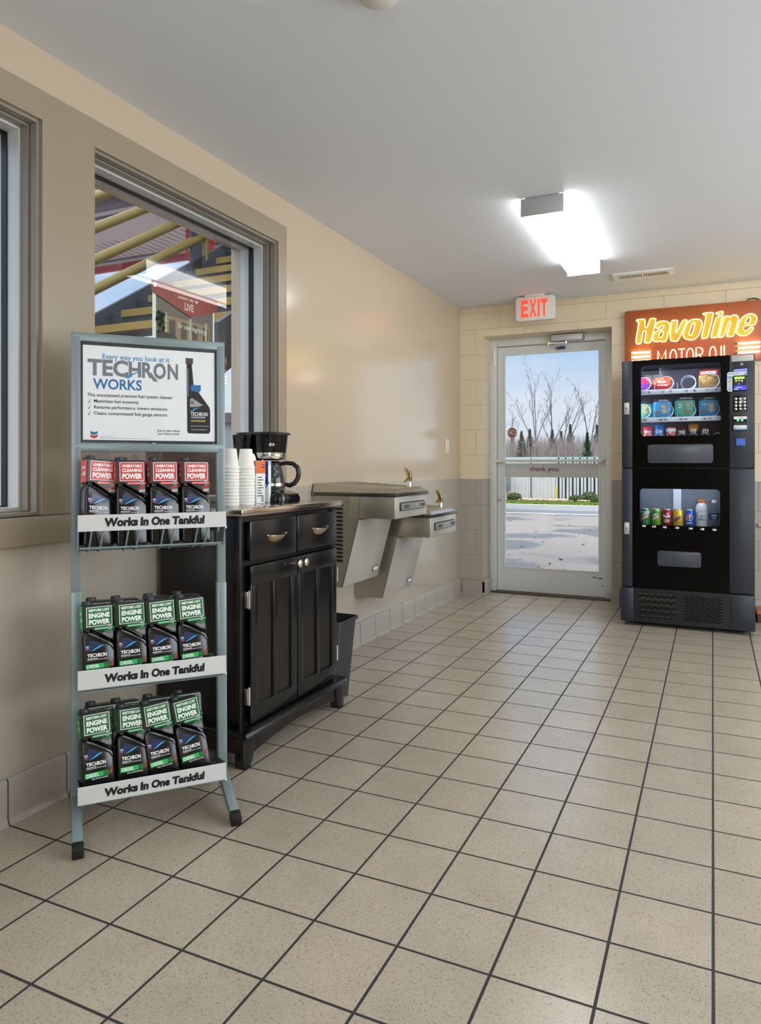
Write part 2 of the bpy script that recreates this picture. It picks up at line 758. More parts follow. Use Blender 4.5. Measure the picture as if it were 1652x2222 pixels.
# ================================================================== ROOM SHELL
XW = -0.43          # face of the left wall
YB = 4.50           # face of the back wall
ZC = 2.405          # ceiling
XR, YF = 4.2, -4.5  # right wall, wall behind the camera

mb = MB()
mb.box((XW - 0.27, YF - 0.2, -0.12), (XR + 0.2, YB + 0.30, 0.0))
struct(mb.build('floor', floor_mat(), smooth=0), 'beige speckled floor tiles with dark grout lines', 'floor')

mb = MB()
mb.box((XW - 0.27, YF - 0.2, ZC), (XR + 0.2, YB + 0.3, ZC + 0.15))
struct(mb.build('ceiling', mat('ceiling_paint', (222, 227, 235), 0.6, 0, 0.01, 3, 0.05, 60), smooth=0),
       'plain painted pale grey ceiling', 'ceiling')

CREAM, TAUPE, BROWN = (192, 175, 152), (172, 163, 148), (152, 139, 118)
mb = MB()
W1 = (-1.25, 0.925, 0.337, 2.175)
W2 = (0.548, 0.925, 1.690, 2.175)
hole = lambda w: [(w[0], w[1]), (w[2], w[1]), (w[2], w[3]), (w[0], w[3])]
mb.plate([[(YF - 0.2, 0), (YB + 0.3, 0), (YB + 0.3, ZC), (YF - 0.2, ZC)], hole(W1), hole(W2)],
         (XW - 0.135, 0, 0), YA, ZA, 0.27)
struct(mb.build('wall_left', block_wall_mat('wall_paint_smooth', CREAM, TAUPE, 0.975, False, 0.15), smooth=0),
       'glossy painted wall, cream above and taupe below, with two windows', 'wall')

mb = MB()
mb.plate([[(XW, 0), (-0.234, 0), (-0.234, 2.157), (0.798, 2.157), (0.798, 0), (XR + 0.2, 0), (XR + 0.2, ZC), (XW, ZC)]],
         (0, YB + 0.15, 0), XA, ZA, 0.30)
struct(mb.build('wall_back', block_wall_mat('wall_paint_block', (226, 210, 180), (170, 162, 149), 0.967, True, 0.38), smooth=0),
       'painted concrete block wall, cream above and taupe below, around the glass door', 'wall')

M_WR = mat('wall_right_paint', CREAM, 0.5)
mb = MB()
mb.plate([[(YF - 0.2, 0), (YB + 0.3, 0), (YB + 0.3, ZC), (YF - 0.2, ZC)], [(-0.5, 0.7), (3.3, 0.7), (3.3, 2.3), (-0.5, 2.3)]], (XR + 0.1, 0, 0), YA, ZA, 0.2)
struct(mb.build('wall_right', M_WR, smooth=0), 'plain cream wall with an added window opening, out of view', 'wall')
mb = MB()
mb.plate([[(XW, 0), (XR, 0), (XR, ZC), (XW, ZC)], [(2.4, 0.7), (4.1, 0.7), (4.1, 2.3), (2.4, 2.3)]],
         (0, YF - 0.1, 0), XA, ZA, 0.2)
struct(mb.build('wall_front', M_WR, smooth=0), 'cream wall with an added window opening behind the viewer', 'wall')
for n_, O_, U_, a_, b_, lb_ in ((3, (0, YF - 0.16, 0), XA, 2.4, 4.1, 'added unseen window behind the viewer for the daylight fill'), (4, (XR + 0.16, 0, 0), YA, -0.5, 3.3, 'added unseen window in the right wall for the daylight fill')):
    w3 = struct_empty('window_%d' % n_, Vector(O_) + U_ * (a_ + b_) / 2 + ZA * 0.7, lb_, 'window')  # unseen windows added as openings for the fill lamps
    mb = MB()
    mb.plate([[(a_, 0.7), (b_, 0.7), (b_, 2.3), (a_, 2.3)], [(a_ + .06, 0.76), (b_ - .06, 0.76), (b_ - .06, 2.24), (a_ + .06, 2.24)]], O_, U_, ZA, 0.05)
    mb.build('window_frame', M_ALU, w3, smooth=0)
    mb = MB()
    mb.plate([[(a_ + .06, 0.76), (b_ - .06, 0.76), (b_ - .06, 2.24), (a_ + .06, 2.24)]], O_, U_, ZA, 0.006)
    mb.build('pane', M_GLASS, w3, smooth=0)

# trim: brown boarding round the two left windows, apron board below, slim moulding over the back wall
M_TRIM = mat('taupe_gloss_trim', BROWN, 0.3, 0, 0.04, 4, 0.08, 45)
mb = MB()
mb.plate([[(-2.2, 0.925), (1.764, 0.925), (1.764, 2.268), (-2.2, 2.268)], hole(W1), hole(W2)],
         (XW + 0.006, 0, 0), YA, ZA, 0.012)
struct(mb.build('trim_1', M_TRIM, smooth=0), 'glossy brown boards framing the two left windows', 'trim')
mb = MB()
mb.box((XW, -2.2, 0.834), (XW + 0.022, 1.764, 0.922), 0, 0.003)
struct(mb.build('trim_2', M_TRIM), 'brown apron board under the two left windows', 'trim')
mb = MB()
mb.box((XW, YB - 0.012, ZC - 0.05), (XR, YB, ZC), 0, 0.003)
struct(mb.build('trim_3', mat('cream_trim', (224, 208, 176), 0.4)), 'slim cream moulding where the back wall meets the ceiling', 'trim')

M_BASE = mat('base_tile', (160, 152, 143), 0.32, 0, 0.06, 30, 0.03, 200)
M_GROUT = mat('base_grout', (58, 55, 52), 0.8)


def base_tiles(name, run, label, h):
    mb = MB()
    for (ax, a0, a1, fixed, sign, ph) in run:
        k0 = math.floor((a0 - ph) / T)
        k = k0
        while ph + k * T < a1 - 1e-4:
            s0, s1 = max(a0, ph + k * T + 0.003), min(a1, ph + (k + 1) * T - 0.003)
            k += 1
            if s1 - s0 < 0.008:
                continue
            if ax == 'y':
                prof = [(0, 0), (0.022, 0), (0.016, 0.010), (0.014, 0.022), (0.014, h - 0.008), (0.008, h), (0, h)]
                mb.prism(prof, (fixed, s0, 0), XA * sign, ZA, YA, s1 - s0)
            else:
                prof = [(0, 0), (0.022, 0), (0.016, 0.010), (0.014, 0.022), (0.014, h - 0.008), (0.008, h), (0, h)]
                mb.prism(prof, (s0, fixed, 0), YA * sign, ZA, XA, s1 - s0)
        if ax == 'y':
            mb.box((fixed, a0, 0), (fixed + sign * 0.009, a1, h - 0.006), 1)
        else:
            mb.box((a0, fixed, 0), (a1, fixed + sign * 0.009, h - 0.006), 1)
    return struct(mb.build(name, [M_BASE, M_GROUT]), label, 'baseboard')


base_tiles('baseboard_left', [('y', -3.0, YB, XW, 1, 0.0)], 'taupe cove base tiles along the left wall', 0.138)
base_tiles('baseboard_back', [('x', XW + 0.02, -0.220, YB, -1, 0.0), ('y', YB - 0.014, YB + 0.19, -0.234, 1, 0.0),
                              ('x', 0.79, XR, YB, -1, 0.0)], 'taupe base tiles along the block wall', 0.119)

# ------------------------------------------------------------------ left windows
M_JAMB = mat('jamb_paint', (140, 132, 120), 0.35, 0, 0.08, 8)
M_GASK = mat('glazing_gasket', (12, 13, 16), 0.35)
M_ALUW = mat('window_aluminium', (206, 208, 206), 0.35, 0.2, 0.02)


def side_window(idx, w, label):
    y0, z0, y1, z1 = w
    r = struct_empty('window_%d' % idx, (XW - 0.12, (y0 + y1) / 2, z0), label, 'window')

    def ringp(ins_o, ins_i, xa, xb, m, name):
        mb = MB()
        o = [(y0 + ins_o, z0 + ins_o), (y1 - ins_o, z0 + ins_o), (y1 - ins_o, z1 - ins_o), (y0 + ins_o, z1 - ins_o)]
        i = [(y0 + ins_i, z0 + ins_i), (y1 - ins_i, z0 + ins_i), (y1 - ins_i, z1 - ins_i), (y0 + ins_i, z1 - ins_i)]
        mb.plate([o, i], ((xa + xb) / 2, 0, 0), YA, ZA, abs(xa - xb))
        return mb.build(name, m, r, smooth=0)
    ringp(0.0005, 0.010, XW - 0.030, XW - 0.002, M_JAMB, 'jamb_liner')
    ringp(0.0005, 0.016, XW - 0.066, XW - 0.036, M_JAMB, 'jamb_liner')
    ringp(0.0005, 0.024, XW - 0.118, XW - 0.068, M_ALUW, 'window_frame')
    ringp(0.006, 0.028, XW - 0.143, XW - 0.118, M_GASK, 'gasket')
    ringp(0.0005, 0.018, XW - 0.200 if idx == 2 else XW - 0.166, XW - 0.152, M_ALUW, 'outer_frame')
    mb = MB()
    mb.box((XW - 0.150, y0 + 0.008, z0 + 0.008), (XW - 0.144, y1 - 0.008, z1 - 0.008))
    mb.build('pane', M_GLASS, r, smooth=0)


side_window(1, W1, 'tall aluminium window at the left, nearest the viewer')
side_window(2, W2, 'tall aluminium window behind the metal bottle rack')

# ------------------------------------------------------------------ glass door in the back wall
d1 = struct_empty('door_1', (0.28, 4.76, 0), 'grey aluminium glass door with a thank you strip', 'door')
M_DOOR = mat('door_aluminium', (222, 225, 224), 0.42, 0.1, 0.03, 5)
mb = MB()
fy = 4.705
mb.box((-0.234, fy, 0), (-0.178, fy + 0.09, 2.157), 0, 0.003)
mb.box((0.724, fy, 0), (0.798, fy + 0.09, 2.157), 0, 0.003)
mb.box((-0.178, fy, 2.098), (0.724, fy + 0.09, 2.157), 0, 0.003)
mb.box((-0.21, fy + 0.06, 0), (-0.165, fy + 0.08, 2.12))
mb.build('door_frame', M_DOOR, d1)
ly = 4.765
mb = MB()
mb.plate([[(-0.175, 0.012), (0.721, 0.012), (0.721, 2.094), (-0.175, 2.094)],
          [(-0.115, 0.212), (0.672, 0.212), (0.672, 2.026), (-0.115, 2.026)]], (0, ly, 0), XA, ZA, 0.044)
mb.plate([[(-0.122, 0.205), (0.679, 0.205), (0.679, 2.033), (-0.122, 2.033)],
          [(-0.108, 0.219), (0.665, 0.219), (0.665, 2.019), (-0.108, 2.019)]], (0, ly - 0.024, 0), XA, ZA, 0.006)
lf = mb.build('door_leaf', M_DOOR, d1, smooth=0)
mb = MB()
mb.box((-0.118, ly + 0.0, 0.209), (0.675, ly + 0.006, 2.029))
mb.build('pane', M_GLASS, d1, smooth=0)
mb = MB()
mb.box((-0.178, 4.690, 1.108), (0.718, 4.712, 1.134), 0, 0.003)
for x in (-0.165, 0.69):
    mb.box((x, 4.712, 1.104), (x + 0.03, ly - 0.02, 1.138), 0, 0.002)
mb.cyl((0.704, 4.690, 1.121), (0.704, 4.687, 1.121), 0.006, n=12, mi=1)
mb.build('push_bar', [M_DOOR, M_BLACKPL], d1)
mb = MB()
mb.box((-0.113, ly - 0.006, 0.982), (0.670, ly - 0.001, 1.100))
O = Vector((0.098, ly - 0.0068, 1.022))
mb.text('thank you', O, XA, ZA, w=0.242, h=0.049, mi=1, bold=0.012)
mb.build('greeting_strip', [mat('frosted_strip', (205, 207, 206), 0.35), mat('maroon_print', (120, 22, 30), 0.5)], d1, smooth=0)
mb = MB()
mb.lathe([(0, -0.012), (0.012, -0.012), (0.015, -0.006), (0.015, 0.0), (0, 0.0)], (-0.155, ly - 0.022, 0.784), 16, 0, 'y')
mb.build('lock_cylinder', M_CHROME, d1)
mb = MB()
mb.box((-0.205, 4.695, 1.93), (-0.178, 4.708, 2.085), 0, 0.004)
mb.build('door_contact', M_WHITE, d1)
mb = MB()
mb.box((-0.234, 4.66, 0), (0.798, 4.80, 0.010), 0, 0.003)
mb.build('threshold', mat('dark_bronze', (96, 84, 66), 0.45, 0.6), d1)
# scuff marks near the bottom rail
mb = MB()
for x, z, l in ((0.62, 0.165, .03), (0.66, 0.16, .035), (0.69, 0.1, .012), (0.28, 0.09, .006), (0.33, 0.085, .004)):
    mb.box((x, ly - 0.0232, z), (x + l, ly - 0.022, z + 0.008))
mb.build('scuff_marks', mat('scuff', (60, 60, 62), 0.7), d1, smooth=0)

# security sticker on the glass (an octagon)
mb = MB()
oc = [(-0.054 + 0.047 * math.cos(PI / 8 + k * PI / 4), 1.362 + 0.047 * math.sin(PI / 8 + k * PI / 4)) for k in range(8)]
oi = [(-0.054 + 0.042 * math.cos(PI / 8 + k * PI / 4), 1.362 + 0.042 * math.sin(PI / 8 + k * PI / 4)) for k in range(8)]
mb.plate([oc], (0, ly - 0.0015, 0), XA, ZA, 0.001, 0)
mb.shape(oi, (0, ly - 0.0024, 0), XA, ZA, 1)
mb.quad((0, ly - 0.0027, 0), XA, ZA, -0.089, 1.346, -0.019, 1.379, 2)
mb.text('CPI', (-0.054, ly - 0.003, 1.350), XA, ZA, w=0.058, h=0.025, mi=1, bold=0.03, align='c')
mb.quad((0, ly - 0.0027, 0), XA, ZA, -0.075, 1.383, -0.033, 1.389, 2)
mb.text('SECURITY', (-0.054, ly - 0.0027, 1.337), XA, ZA, w=0.044, h=0.006, mi=2, align='c')
mb.text('SYSTEMS', (-0.054, ly - 0.0027, 1.329), XA, ZA, w=0.034, h=0.005, mi=2, align='c')
o = mb.build('security_sticker', [M_WHITE, mat('sticker_maroon', (112, 22, 26), 0.4), mat('sticker_cream', (226, 205, 190), 0.4)], smooth=0)
tag(o, 'maroon octagonal CPI security sticker on the door glass', 'sticker')

# overhead door closer
dc = thing('door_closer', 'grey overhead door closer with folded arm above the glass door', 'door closer', (0.43, 4.70, 2.10))
mb = MB()
mb.box((0.305, 4.625, 2.098), (0.555, 4.704, 2.150), 0, 0.006)
mb.box((0.548, 4.628, 2.104), (0.562, 4.700, 2.145), 1, 0.003)
for z in (2.118, 2.132):
    mb.cyl((0.562, 4.66, z), (0.564, 4.66, z), 0.005, n=10, mi=2)
mb.build('closer_body', [M_ALU, mat('closer_cap', (150, 150, 148), 0.4, 0.5), M_BLACKPL], dc)
mb = MB()
mb.cyl((0.42, 4.66, 2.098), (0.42, 4.66, 2.080), 0.016, n=16)
mb.bar((0.42, 4.66, 2.082), (0.29, 4.585, 2.076), 0.022, 0.006)
mb.bar((0.29, 4.585, 2.068), (0.36, 4.735, 2.060), 0.018, 0.006)
mb.cyl((0.29, 4.585, 2.084), (0.29, 4.585, 2.060), 0.012, n=14, mi=1)
mb.box((0.33, 4.722, 2.045), (0.40, 4.743, 2.070), 2, 0.003)
mb.build('closer_arm', [M_CHROME, M_BRASSY, mat('arm_bracket', (70, 76, 96), 0.4, 0.5)], dc)

# ------------------------------------------------------------------ fluorescent fixtures
M_LAMP = mat('lamp_diffuser', (255, 252, 246), 0.4, 0, 0, emit=LAMP_POWER, ecol=(250, 252, 252))
M_LAMP2 = mat('lamp_diffuser_seam', (240, 238, 230), 0.4, 0, 0, emit=LAMP_POWER * 0.4, ecol=(255, 248, 236))
M_CAP = mat('fixture_cap', (176, 178, 180), 0.45, 0.2)


def fixture(x0, y0, label):
    t = thing('ceiling_light', label, 'ceiling light', (x0 + 0.105, y0 + 0.62, ZC - 0.088), 0, 'fluorescent ceiling lights')
    x1, y1 = x0 + 0.21, y0 + 1.24
    mb = MB()
    mb.box((x0 + 0.02, y0 + 0.004, ZC - 0.03), (x1 - 0.02, y1 - 0.004, ZC), 0)
    mb.build('housing', M_WHITE, t)
    mb = MB()
    prof = [(0.006, 0.006), (0.006, -0.070), (0.016, -0.082), (0.085, -0.084), (0.105, -0.074), (0.125, -0.084), (0.194, -0.082), (0.204, -0.070), (0.204, 0.006)]
    prof = [(p[0], min(p[1], -0.002)) for p in prof]
    vs, fs, n = [], [], len(prof)
    for y in (y0 + 0.006, y1 - 0.006):
        vs += [(x0 + p[0], y, ZC + p[1]) for p in prof]
    fs = [(i, i + 1, n + i + 1, n + i) for i in range(n - 1)]
    mb.raw(vs, [f for i, f in enumerate(fs) if i not in (3, 4)], 0)
    mb.raw(vs, [fs[3], fs[4]], 1)
    mb.build('diffuser', [M_LAMP, M_LAMP2], t, smooth=20)
    for y in (y0, y1):
        mb = MB()
        mb.box((x0, y - 0.004, ZC - 0.090), (x1, y + 0.004, ZC - 0.002), 0, 0.003)
        mb.build('end_cap', M_CAP, t)


fixture(0.64, 2.25, 'long white fluorescent ceiling light in front of the exit sign')
fixture(0.64, -2.6, 'added unseen fluorescent ceiling light above and behind the viewer, nearer the windows')  # this and the following fixtures are unseen lamps added to light the room
fixture(2.6, 2.25, 'added unseen fluorescent ceiling light off to the right of the vending machine')
fixture(2.6, 0.68, 'added unseen fluorescent ceiling light in the middle of the right-hand row')  # extra lamp added to make up for the dimmer diffusers
fixture(2.6, -0.9, 'added unseen fluorescent ceiling light to the right of the viewer')
fixture(2.6, -3.4, 'added unseen fluorescent ceiling light far behind the viewer on the right')

# ------------------------------------------------------------------ ceiling vent, detector
v = thing('ceiling_vent', 'white slotted ceiling air vent between the light and the neon sign', 'vent', (1.07, 3.97, ZC - 0.012))
mb = MB()
slots = [[(0.875, 3.885), (1.265, 3.885), (1.265, 4.055), (0.875, 4.055)]]
for g in range(2):
    for k in range(13):
        xa = 0.915 + g * 0.162 + k * 0.0118
        slots.append([(xa, 3.925), (xa + 0.0062, 3.925), (xa + 0.0062, 4.015), (xa, 4.015)])
mb.plate(slots, (0, 0, ZC - 0.009), XA, YA, 0.006)
mb.plate([slots[0], [(0.895, 3.905), (1.245, 3.905), (1.245, 4.035), (0.895, 4.035)]], (0, 0, ZC - 0.004), XA, YA, 0.008)
mb.cyl((1.25, 3.97, ZC - 0.012), (1.25, 3.97, ZC - 0.018), 0.007, n=10)
mb.build('grille', M_WHITE, v, smooth=0)
mb = MB()
mb.box((0.90, 3.912, ZC - 0.004), (1.25, 4.03, ZC - 0.002))
mb.build('duct_backing', mat('duct_dark', (30, 30, 32), 0.8), v)
mb = MB()
mb.lathe([(0, -0.032), (0.03, -0.032), (0.052, -0.022), (0.056, 0), (0, 0)], (0.66, 0.545, ZC), 24)
o = mb.build('smoke_detector', mat('detector_white', (214, 214, 212), 0.45))
tag(o, 'small round detector on the ceiling at the top edge of the picture', 'smoke detector')

# ------------------------------------------------------------------ exit sign
ex = thing('exit_sign', 'white ceiling-mounted EXIT sign with red lit letters above the glass door', 'exit sign', (0.258, 4.27, 2.206))
mb = MB()
mb.prism(rrect(0.106, 2.206, 0.410, 2.392, 0.024), (0, 4.248, 0), XA, ZA, YA, 0.044, 0, 0.004)
mb.cyl((0.150, 4.2475, 2.222), (0.150, 4.2455, 2.222), 0.003, n=10, mi=1)
mb.build('sign_body', [mat('exit_housing', (222, 218, 208), 0.4), mat('test_lamp', (220, 30, 30), 0.4)], ex)
mb = MB()
xs = ((0.150, 0.206, 'E'), (0.214, 0.272, 'X'), (0.281, 0.296, 'I'), (0.303, 0.356, 'T'))
for a, b, ch in xs:
    mb.text(ch, (a, 4.2472, 2.232), XA, ZA, w=b - a, h=0.136, mi=0, bold=0.045)
mb.build('letters', mat('exit_red', (250, 80, 64), 0.5, emit=0.75, ecol=(255, 62, 44)), ex, smooth=0)
mb = MB()
mb.box((0.180, 4.225, 2.390), (0.332, 4.315, ZC), 0, 0.004)
mb.build('canopy', MATS['exit_housing'], ex)

# ------------------------------------------------------------------ light switch on the left wall
sw = thing('light_switch', 'cream light switch on the left wall near the back corner', 'light switch', (XW + 0.004, 4.158, 1.174))
mb = MB()
mb.box((XW, 4.118, 1.176), (XW + 0.007, 4.198, 1.292), 0, 0.003)
mb.build('face_plate', mat('switch_ivory', (224, 214, 190), 0.4), sw)
mb = MB()
mb.box((XW + 0.007, 4.151, 1.222), (XW + 0.012, 4.165, 1.246), 0, 0.002)
mb.box((XW + 0.010, 4.153, 1.236), (XW + 0.020, 4.163, 1.246), 0, 0.002)
mb.build('toggle', MATS['switch_ivory'], sw)

# ================================================================== BLACK KITCHEN CABINET
M_CABB = mat('black_cabinet_paint', (15, 15, 18), 0.22, 0, 0.25, 10, 0.05, 40)
M_HNICK = mat('warm_nickel', (206, 190, 160), 0.2, 1.0, 0.04)
cb = thing('cabinet', 'black wooden cabinet with two drawers, two doors and a steel top', 'cabinet', (-0.215, 1.205, 0))
mb = MB()
XB = XW + 0.024
mb.box((XB, 0.855, 0.125), (-0.040, 1.560, 0.900), 0, 0.003)
mb.box((-0.05, 0.850, 0.125), (-0.034, 0.880, 0.900), 0, 0.002)
mb.box((-0.05, 1.537, 0.125), (-0.034, 1.565, 0.900), 0, 0.002)
mb.box((-0.05, 0.862, 0.718), (-0.036, 1.556, 0.732))
mb.box((-0.05, 0.862, 0.884), (-0.036, 1.556, 0.900))
mb.build('carcass', M_CABB, cb)
mb = MB()
mb.box((XB - 0.001, 0.826, 0.900), (-0.008, 1.580, 0.9235), 0, 0.002)
mb.build('counter_top', mat('steel_top', (200, 190, 178), 0.16, 1.0, 0.05, 5), cb)
# plinth: moulded ledge, arched apron, four tapered feet
mb = MB()
mb.prism([(0, 0), (0.42, 0), (0.425, 0.010), (0.418, 0.018), (0.418, 0.024), (0, 0.024)], (XB, 0.822, 0.108), XA, ZA, YA, 0.766, 0, 0.002)
ap = [(0.835, 0.108), (0.835, 0.050)]
for k in range(13):
    u = k / 12
    ap.append((0.88 + u * 0.65, 0.040 + 0.028 * math.sin(PI * u)))
ap += [(1.575, 0.050), (1.575, 0.108)]
mb.prism(ap, (-0.022, 0, 0), YA, ZA, XA, 0.016)
mb.box((XB, 0.838, 0.05), (-0.02, 0.856, 0.108))
mb.box((XB, 1.556, 0.05), (-0.02, 1.574, 0.108))
mb.build('plinth', M_CABB, cb)
for (x, y, sx, sy) in ((-0.03, 0.828, 1, 1), (-0.03, 1.582, 1, -1), (-0.38, 0.828, -1, 1), (-0.38, 1.582, -1, -1)):
    mb = MB()
    fp = [(0, 0.110), (0.068, 0.110), (0.068, 0.070), (0.062, 0.040), (0.050, 0.015), (0.040, 0.0), (0.004, 0.0), (0.0, 0.03)]
    fp = [(p[0] * sy, p[1]) for p in fp]
    x0 = x - 0.012 if sx > 0 else x - 0.02
    mb.prism(fp, (x0, y, 0), YA, ZA, XA, 0.042, 0, 0.003)
    mb.build('foot', M_CABB, cb)


def cab_drawer(y0, y1):
    mb = MB()
    mb.box((-0.034, y0, 0.734), (-0.014, y1, 0.880), 0, 0.006, 2)
    d = mb.build('drawer', M_CABB, cb)
    yc, zc, w = (y0 + y1) / 2 + 0.01, 0.820, 0.058
    mb = MB()
    loops = []
    for k in range(13):
        u = -1 + 2 * k / 12
        hh = 0.031 * math.sqrt(max(0, 1 - u * u)) + 0.001
        dp = 0.022 * math.sqrt(max(0, 1 - u * u)) + 0.001
        lp = []
        for j in range(7):
            a = j / 6 * PI / 2
            lp.append(Vector((-0.013 + dp * math.sin(a), yc + u * w, zc - hh + hh * (1 - math.cos(a)) * 0 + hh * math.cos(a) * -0 + hh * (j / 6) * 0.95)))
        lp2 = [p + Vector((-0.0018, 0, -0.0012)) for p in lp][::-1]
        loops.append(lp + lp2)
    mb.loft(loops)
    mb.box((-0.014, yc - w - 0.012, zc - 0.006), (-0.006, yc - w + 0.006, zc + 0.002), 0, 0.002)
    mb.box((-0.014, yc + w - 0.006, zc - 0.006), (-0.006, yc + w + 0.010, zc + 0.002), 0, 0.002)
    mb.build('drawer_pull', M_HNICK, d)
    return d


cab_drawer(0.886, 1.206)
cab_drawer(1.214, 1.544)


def cab_door(y0, y1, knob_y, hinge_y, sgn):
    mb = MB()
    z0, z1 = 0.142, 0.716
    mb.box((-0.034, y0, z0), (-0.022, y1, z1))
    mb.box((-0.034, y0, z1 - 0.075), (-0.014, y1, z1), 0, 0.004)
    mb.box((-0.034, y0, z0), (-0.014, y1, z0 + 0.062), 0, 0.004)
    w = y1 - y0
    for a, b in ((0, 0.045), (w / 2 - 0.014, w / 2 + 0.014), (w - 0.045, w)):
        mb.box((-0.034, y0 + a, z0 + 0.05), (-0.0145, y0 + b, z1 - 0.06), 0, 0.003)
    d = mb.build('door', M_CABB, cb)
    mb = MB()
    mb.lathe([(0, 0.034), (0.010, 0.033), (0.0165, 0.028), (0.0172, 0.021), (0.011, 0.015), (0.006, 0.010), (0.0075, 0.0), (0, 0)],
             (-0.0145, knob_y, 0.690), 20, 0, 'x')
    mb.build('knob', mat('nickel_knob', (206, 200, 188), 0.15, 1.0, 0.03), d)
    for z in (0.595, 0.245):
        mb = MB()
        mb.cyl((-0.018, hinge_y, z - 0.030), (-0.018, hinge_y, z + 0.030), 0.0055, n=12)
        mb.box((-0.033, hinge_y - 0.012 * sgn, z - 0.030), (-0.017, hinge_y, z + 0.030), 0, 0.001)
        mb.cyl((-0.018, hinge_y, z - 0.034), (-0.018, hinge_y, z + 0.034), 0.0035, n=10)
        mb.build('hinge', mat('hinge_steel', (190, 186, 176), 0.25, 1.0), d)


cab_door(0.892, 1.210, 1.190, 0.884, 1)
cab_door(1.217, 1.542, 1.238, 1.551, -1)

# ================================================================== THINGS ON THE CABINET
ZT = 0.9237
# foam cups, upside down, nested: every cup is its own object
M_FOAM = mat('white_foam', (240, 238, 230), 0.7, 0, 0.02, 60, 0.15, 300)
mb = MB()
mb.lathe([(0.0, 0.0800), (0.0225, 0.0800), (0.0245, 0.0785), (0.0325, 0.0125), (0.0345, 0.0115), (0.0358, 0.009), (0.0362, 0.003), (0.0355, 0.0),
          (0.0335, 0.0), (0.0325, 0.002), (0.0322, 0.010), (0.0235, 0.0765), (0.0, 0.0770)], (0, 0, 0), 32)
cup0 = mb.build('foam_cup', M_FOAM, loc=(0, 0, 0), local=False)
for si, (cx, cy, nm, beside) in enumerate(((-0.216, 1.036, 'left', 'next to the metal rack'), (-0.190, 1.104, 'right', 'next to the sugar box'))):
    for k in range(12):
        c = cup0 if (si == 0 and k == 0) else cup0.copy()
        if c is not cup0:
            C.objects.link(c)
        c.location = (cx + random.uniform(-.0006, .0006), cy + random.uniform(-.0006, .0006), ZT + k * 0.0131)
        if k == 11:
            tag(c, 'topmost white foam cup of the upside-down stack %s' % beside, 'cup', 'foam cups on the cabinet')
        elif k == 0:
            tag(c, 'lowest white foam cup of the stack %s, on the steel top' % beside, 'cup', 'foam cups on the cabinet')
        else:
            tag(c, 'white foam cup nested inside the upside-down stack %s' % beside, 'cup', 'foam cups in the %s stack' % nm)

# sugar box and creamer box with rounded white flaps
bx = thing('sugar_box', 'orange and white sugar box with printed side between the cups and the blue box', 'box', (-0.226, 1.232, ZT))
mb = MB()
a, b = (-0.262, 1.196, ZT), (-0.204, 1.262, ZT + 0.178)
mb.box(a, b, 0, 0.002)
ox = b[0] + 0.0006
O = Vector((ox, a[1], ZT))
mb.quad(O, YA, ZA, 0.001, 0.125, 0.065, 0.1775, 1)
for k in range(8):
    mb.quad(O, YA, ZA, 0.008, 0.030 + k * 0.011, 0.05 - (k % 3) * 0.008, 0.0335 + k * 0.011, 2)
mb.quad(O, YA, ZA, 0.036, 0.008, 0.056, 0.028, 2)
for k in range(6):
    mb.quad(O + XA * 0.0003, YA, ZA, 0.038 + k * 0.003, 0.010, 0.0395 + k * 0.003, 0.027, 0)
mb.shape([(0.050 + 0.011 * math.cos(t), 0.155 + 0.008 * math.sin(t)) for t in [i * PI / 8 for i in range(16)]], O + XA * 0.0004, YA, ZA, 2)
mb.text('sugar', O + YA * 0.042 + ZA * 0.151 + XA * 0.0008, YA, ZA, w=0.016, h=0.008, mi=0)
O2 = Vector((a[0], a[1] - 0.0006, ZT))
mb.quad(O2, XA, ZA, 0.001, 0.12, 0.057, 0.1775, 1)
mb.build('carton', [M_WHITE, mat('orange_print', (226, 112, 48), 0.5), M_BLACKTX], bx)
mb = MB()
mb.prism([(0.030 * math.cos(t), 0.034 * math.sin(t)) for t in [i * PI / 14 for i in range(15)]], (-0.252, 1.229, ZT + 0.176), YA, ZA, XA, 0.003)
mb.build('flap', M_WHITE, bx)
bx = thing('creamer_box', 'blue and white creamer box standing between the sugar box and the coffee maker', 'box', (-0.23, 1.31, ZT))
mb = MB()
a, b = (-0.272, 1.290, ZT), (-0.207, 1.310, ZT + 0.178)
mb.box(a, b, 0, 0.002)
O2 = Vector((a[0], a[1] - 0.0006, ZT))
mb.quad(O2, XA, ZA, 0.001, 0.085, 0.063, 0.1765, 1)
mb.shape([(0.001, 0.085), (0.001, 0.03), (0.02, 0.045), (0.05, 0.075), (0.063, 0.085)], O2, XA, ZA, 1)
mb.text('T', O2 + Vector((0.040, -0.0005, 0.098)), XA, ZA, h=0.018, mi=0, bold=0.03)
mb.text('y', O2 + Vector((0.046, -0.0005, 0.062)), XA, ZA, h=0.026, mi=1, bold=0.02, shear=0.3)
mb.quad((b[0] + 0.0006, a[1], ZT), YA, ZA, 0.001, 0.160, 0.019, 0.1765, 2)
mb.build('carton', [M_WHITE, mat('blue_print', (24, 62, 150), 0.4), mat('pale_blue_print', (170, 190, 220), 0.5)], bx)
mb = MB()
mb.prism([(0.022 * math.cos(t), 0.032 * math.sin(t)) for t in [i * PI / 14 for i in range(15)]], (-0.258, 1.318, ZT + 0.150), YA, ZA, XA, 0.003)
mb.build('flap', M_WHITE, bx)

# coffee maker, facing into the room
CYm = 1.385
cm = thing('coffee_maker', 'black drip coffee maker with a glass jug on the steel cabinet top', 'coffee maker', (-0.28, CYm, ZT))
mb = MB()


def rr_loop(x0, x1, y0, y1, r, z, n=5):
    return [Vector((p[0], p[1], z)) for p in rrect(x0, y0, x1, y1, r, n)]


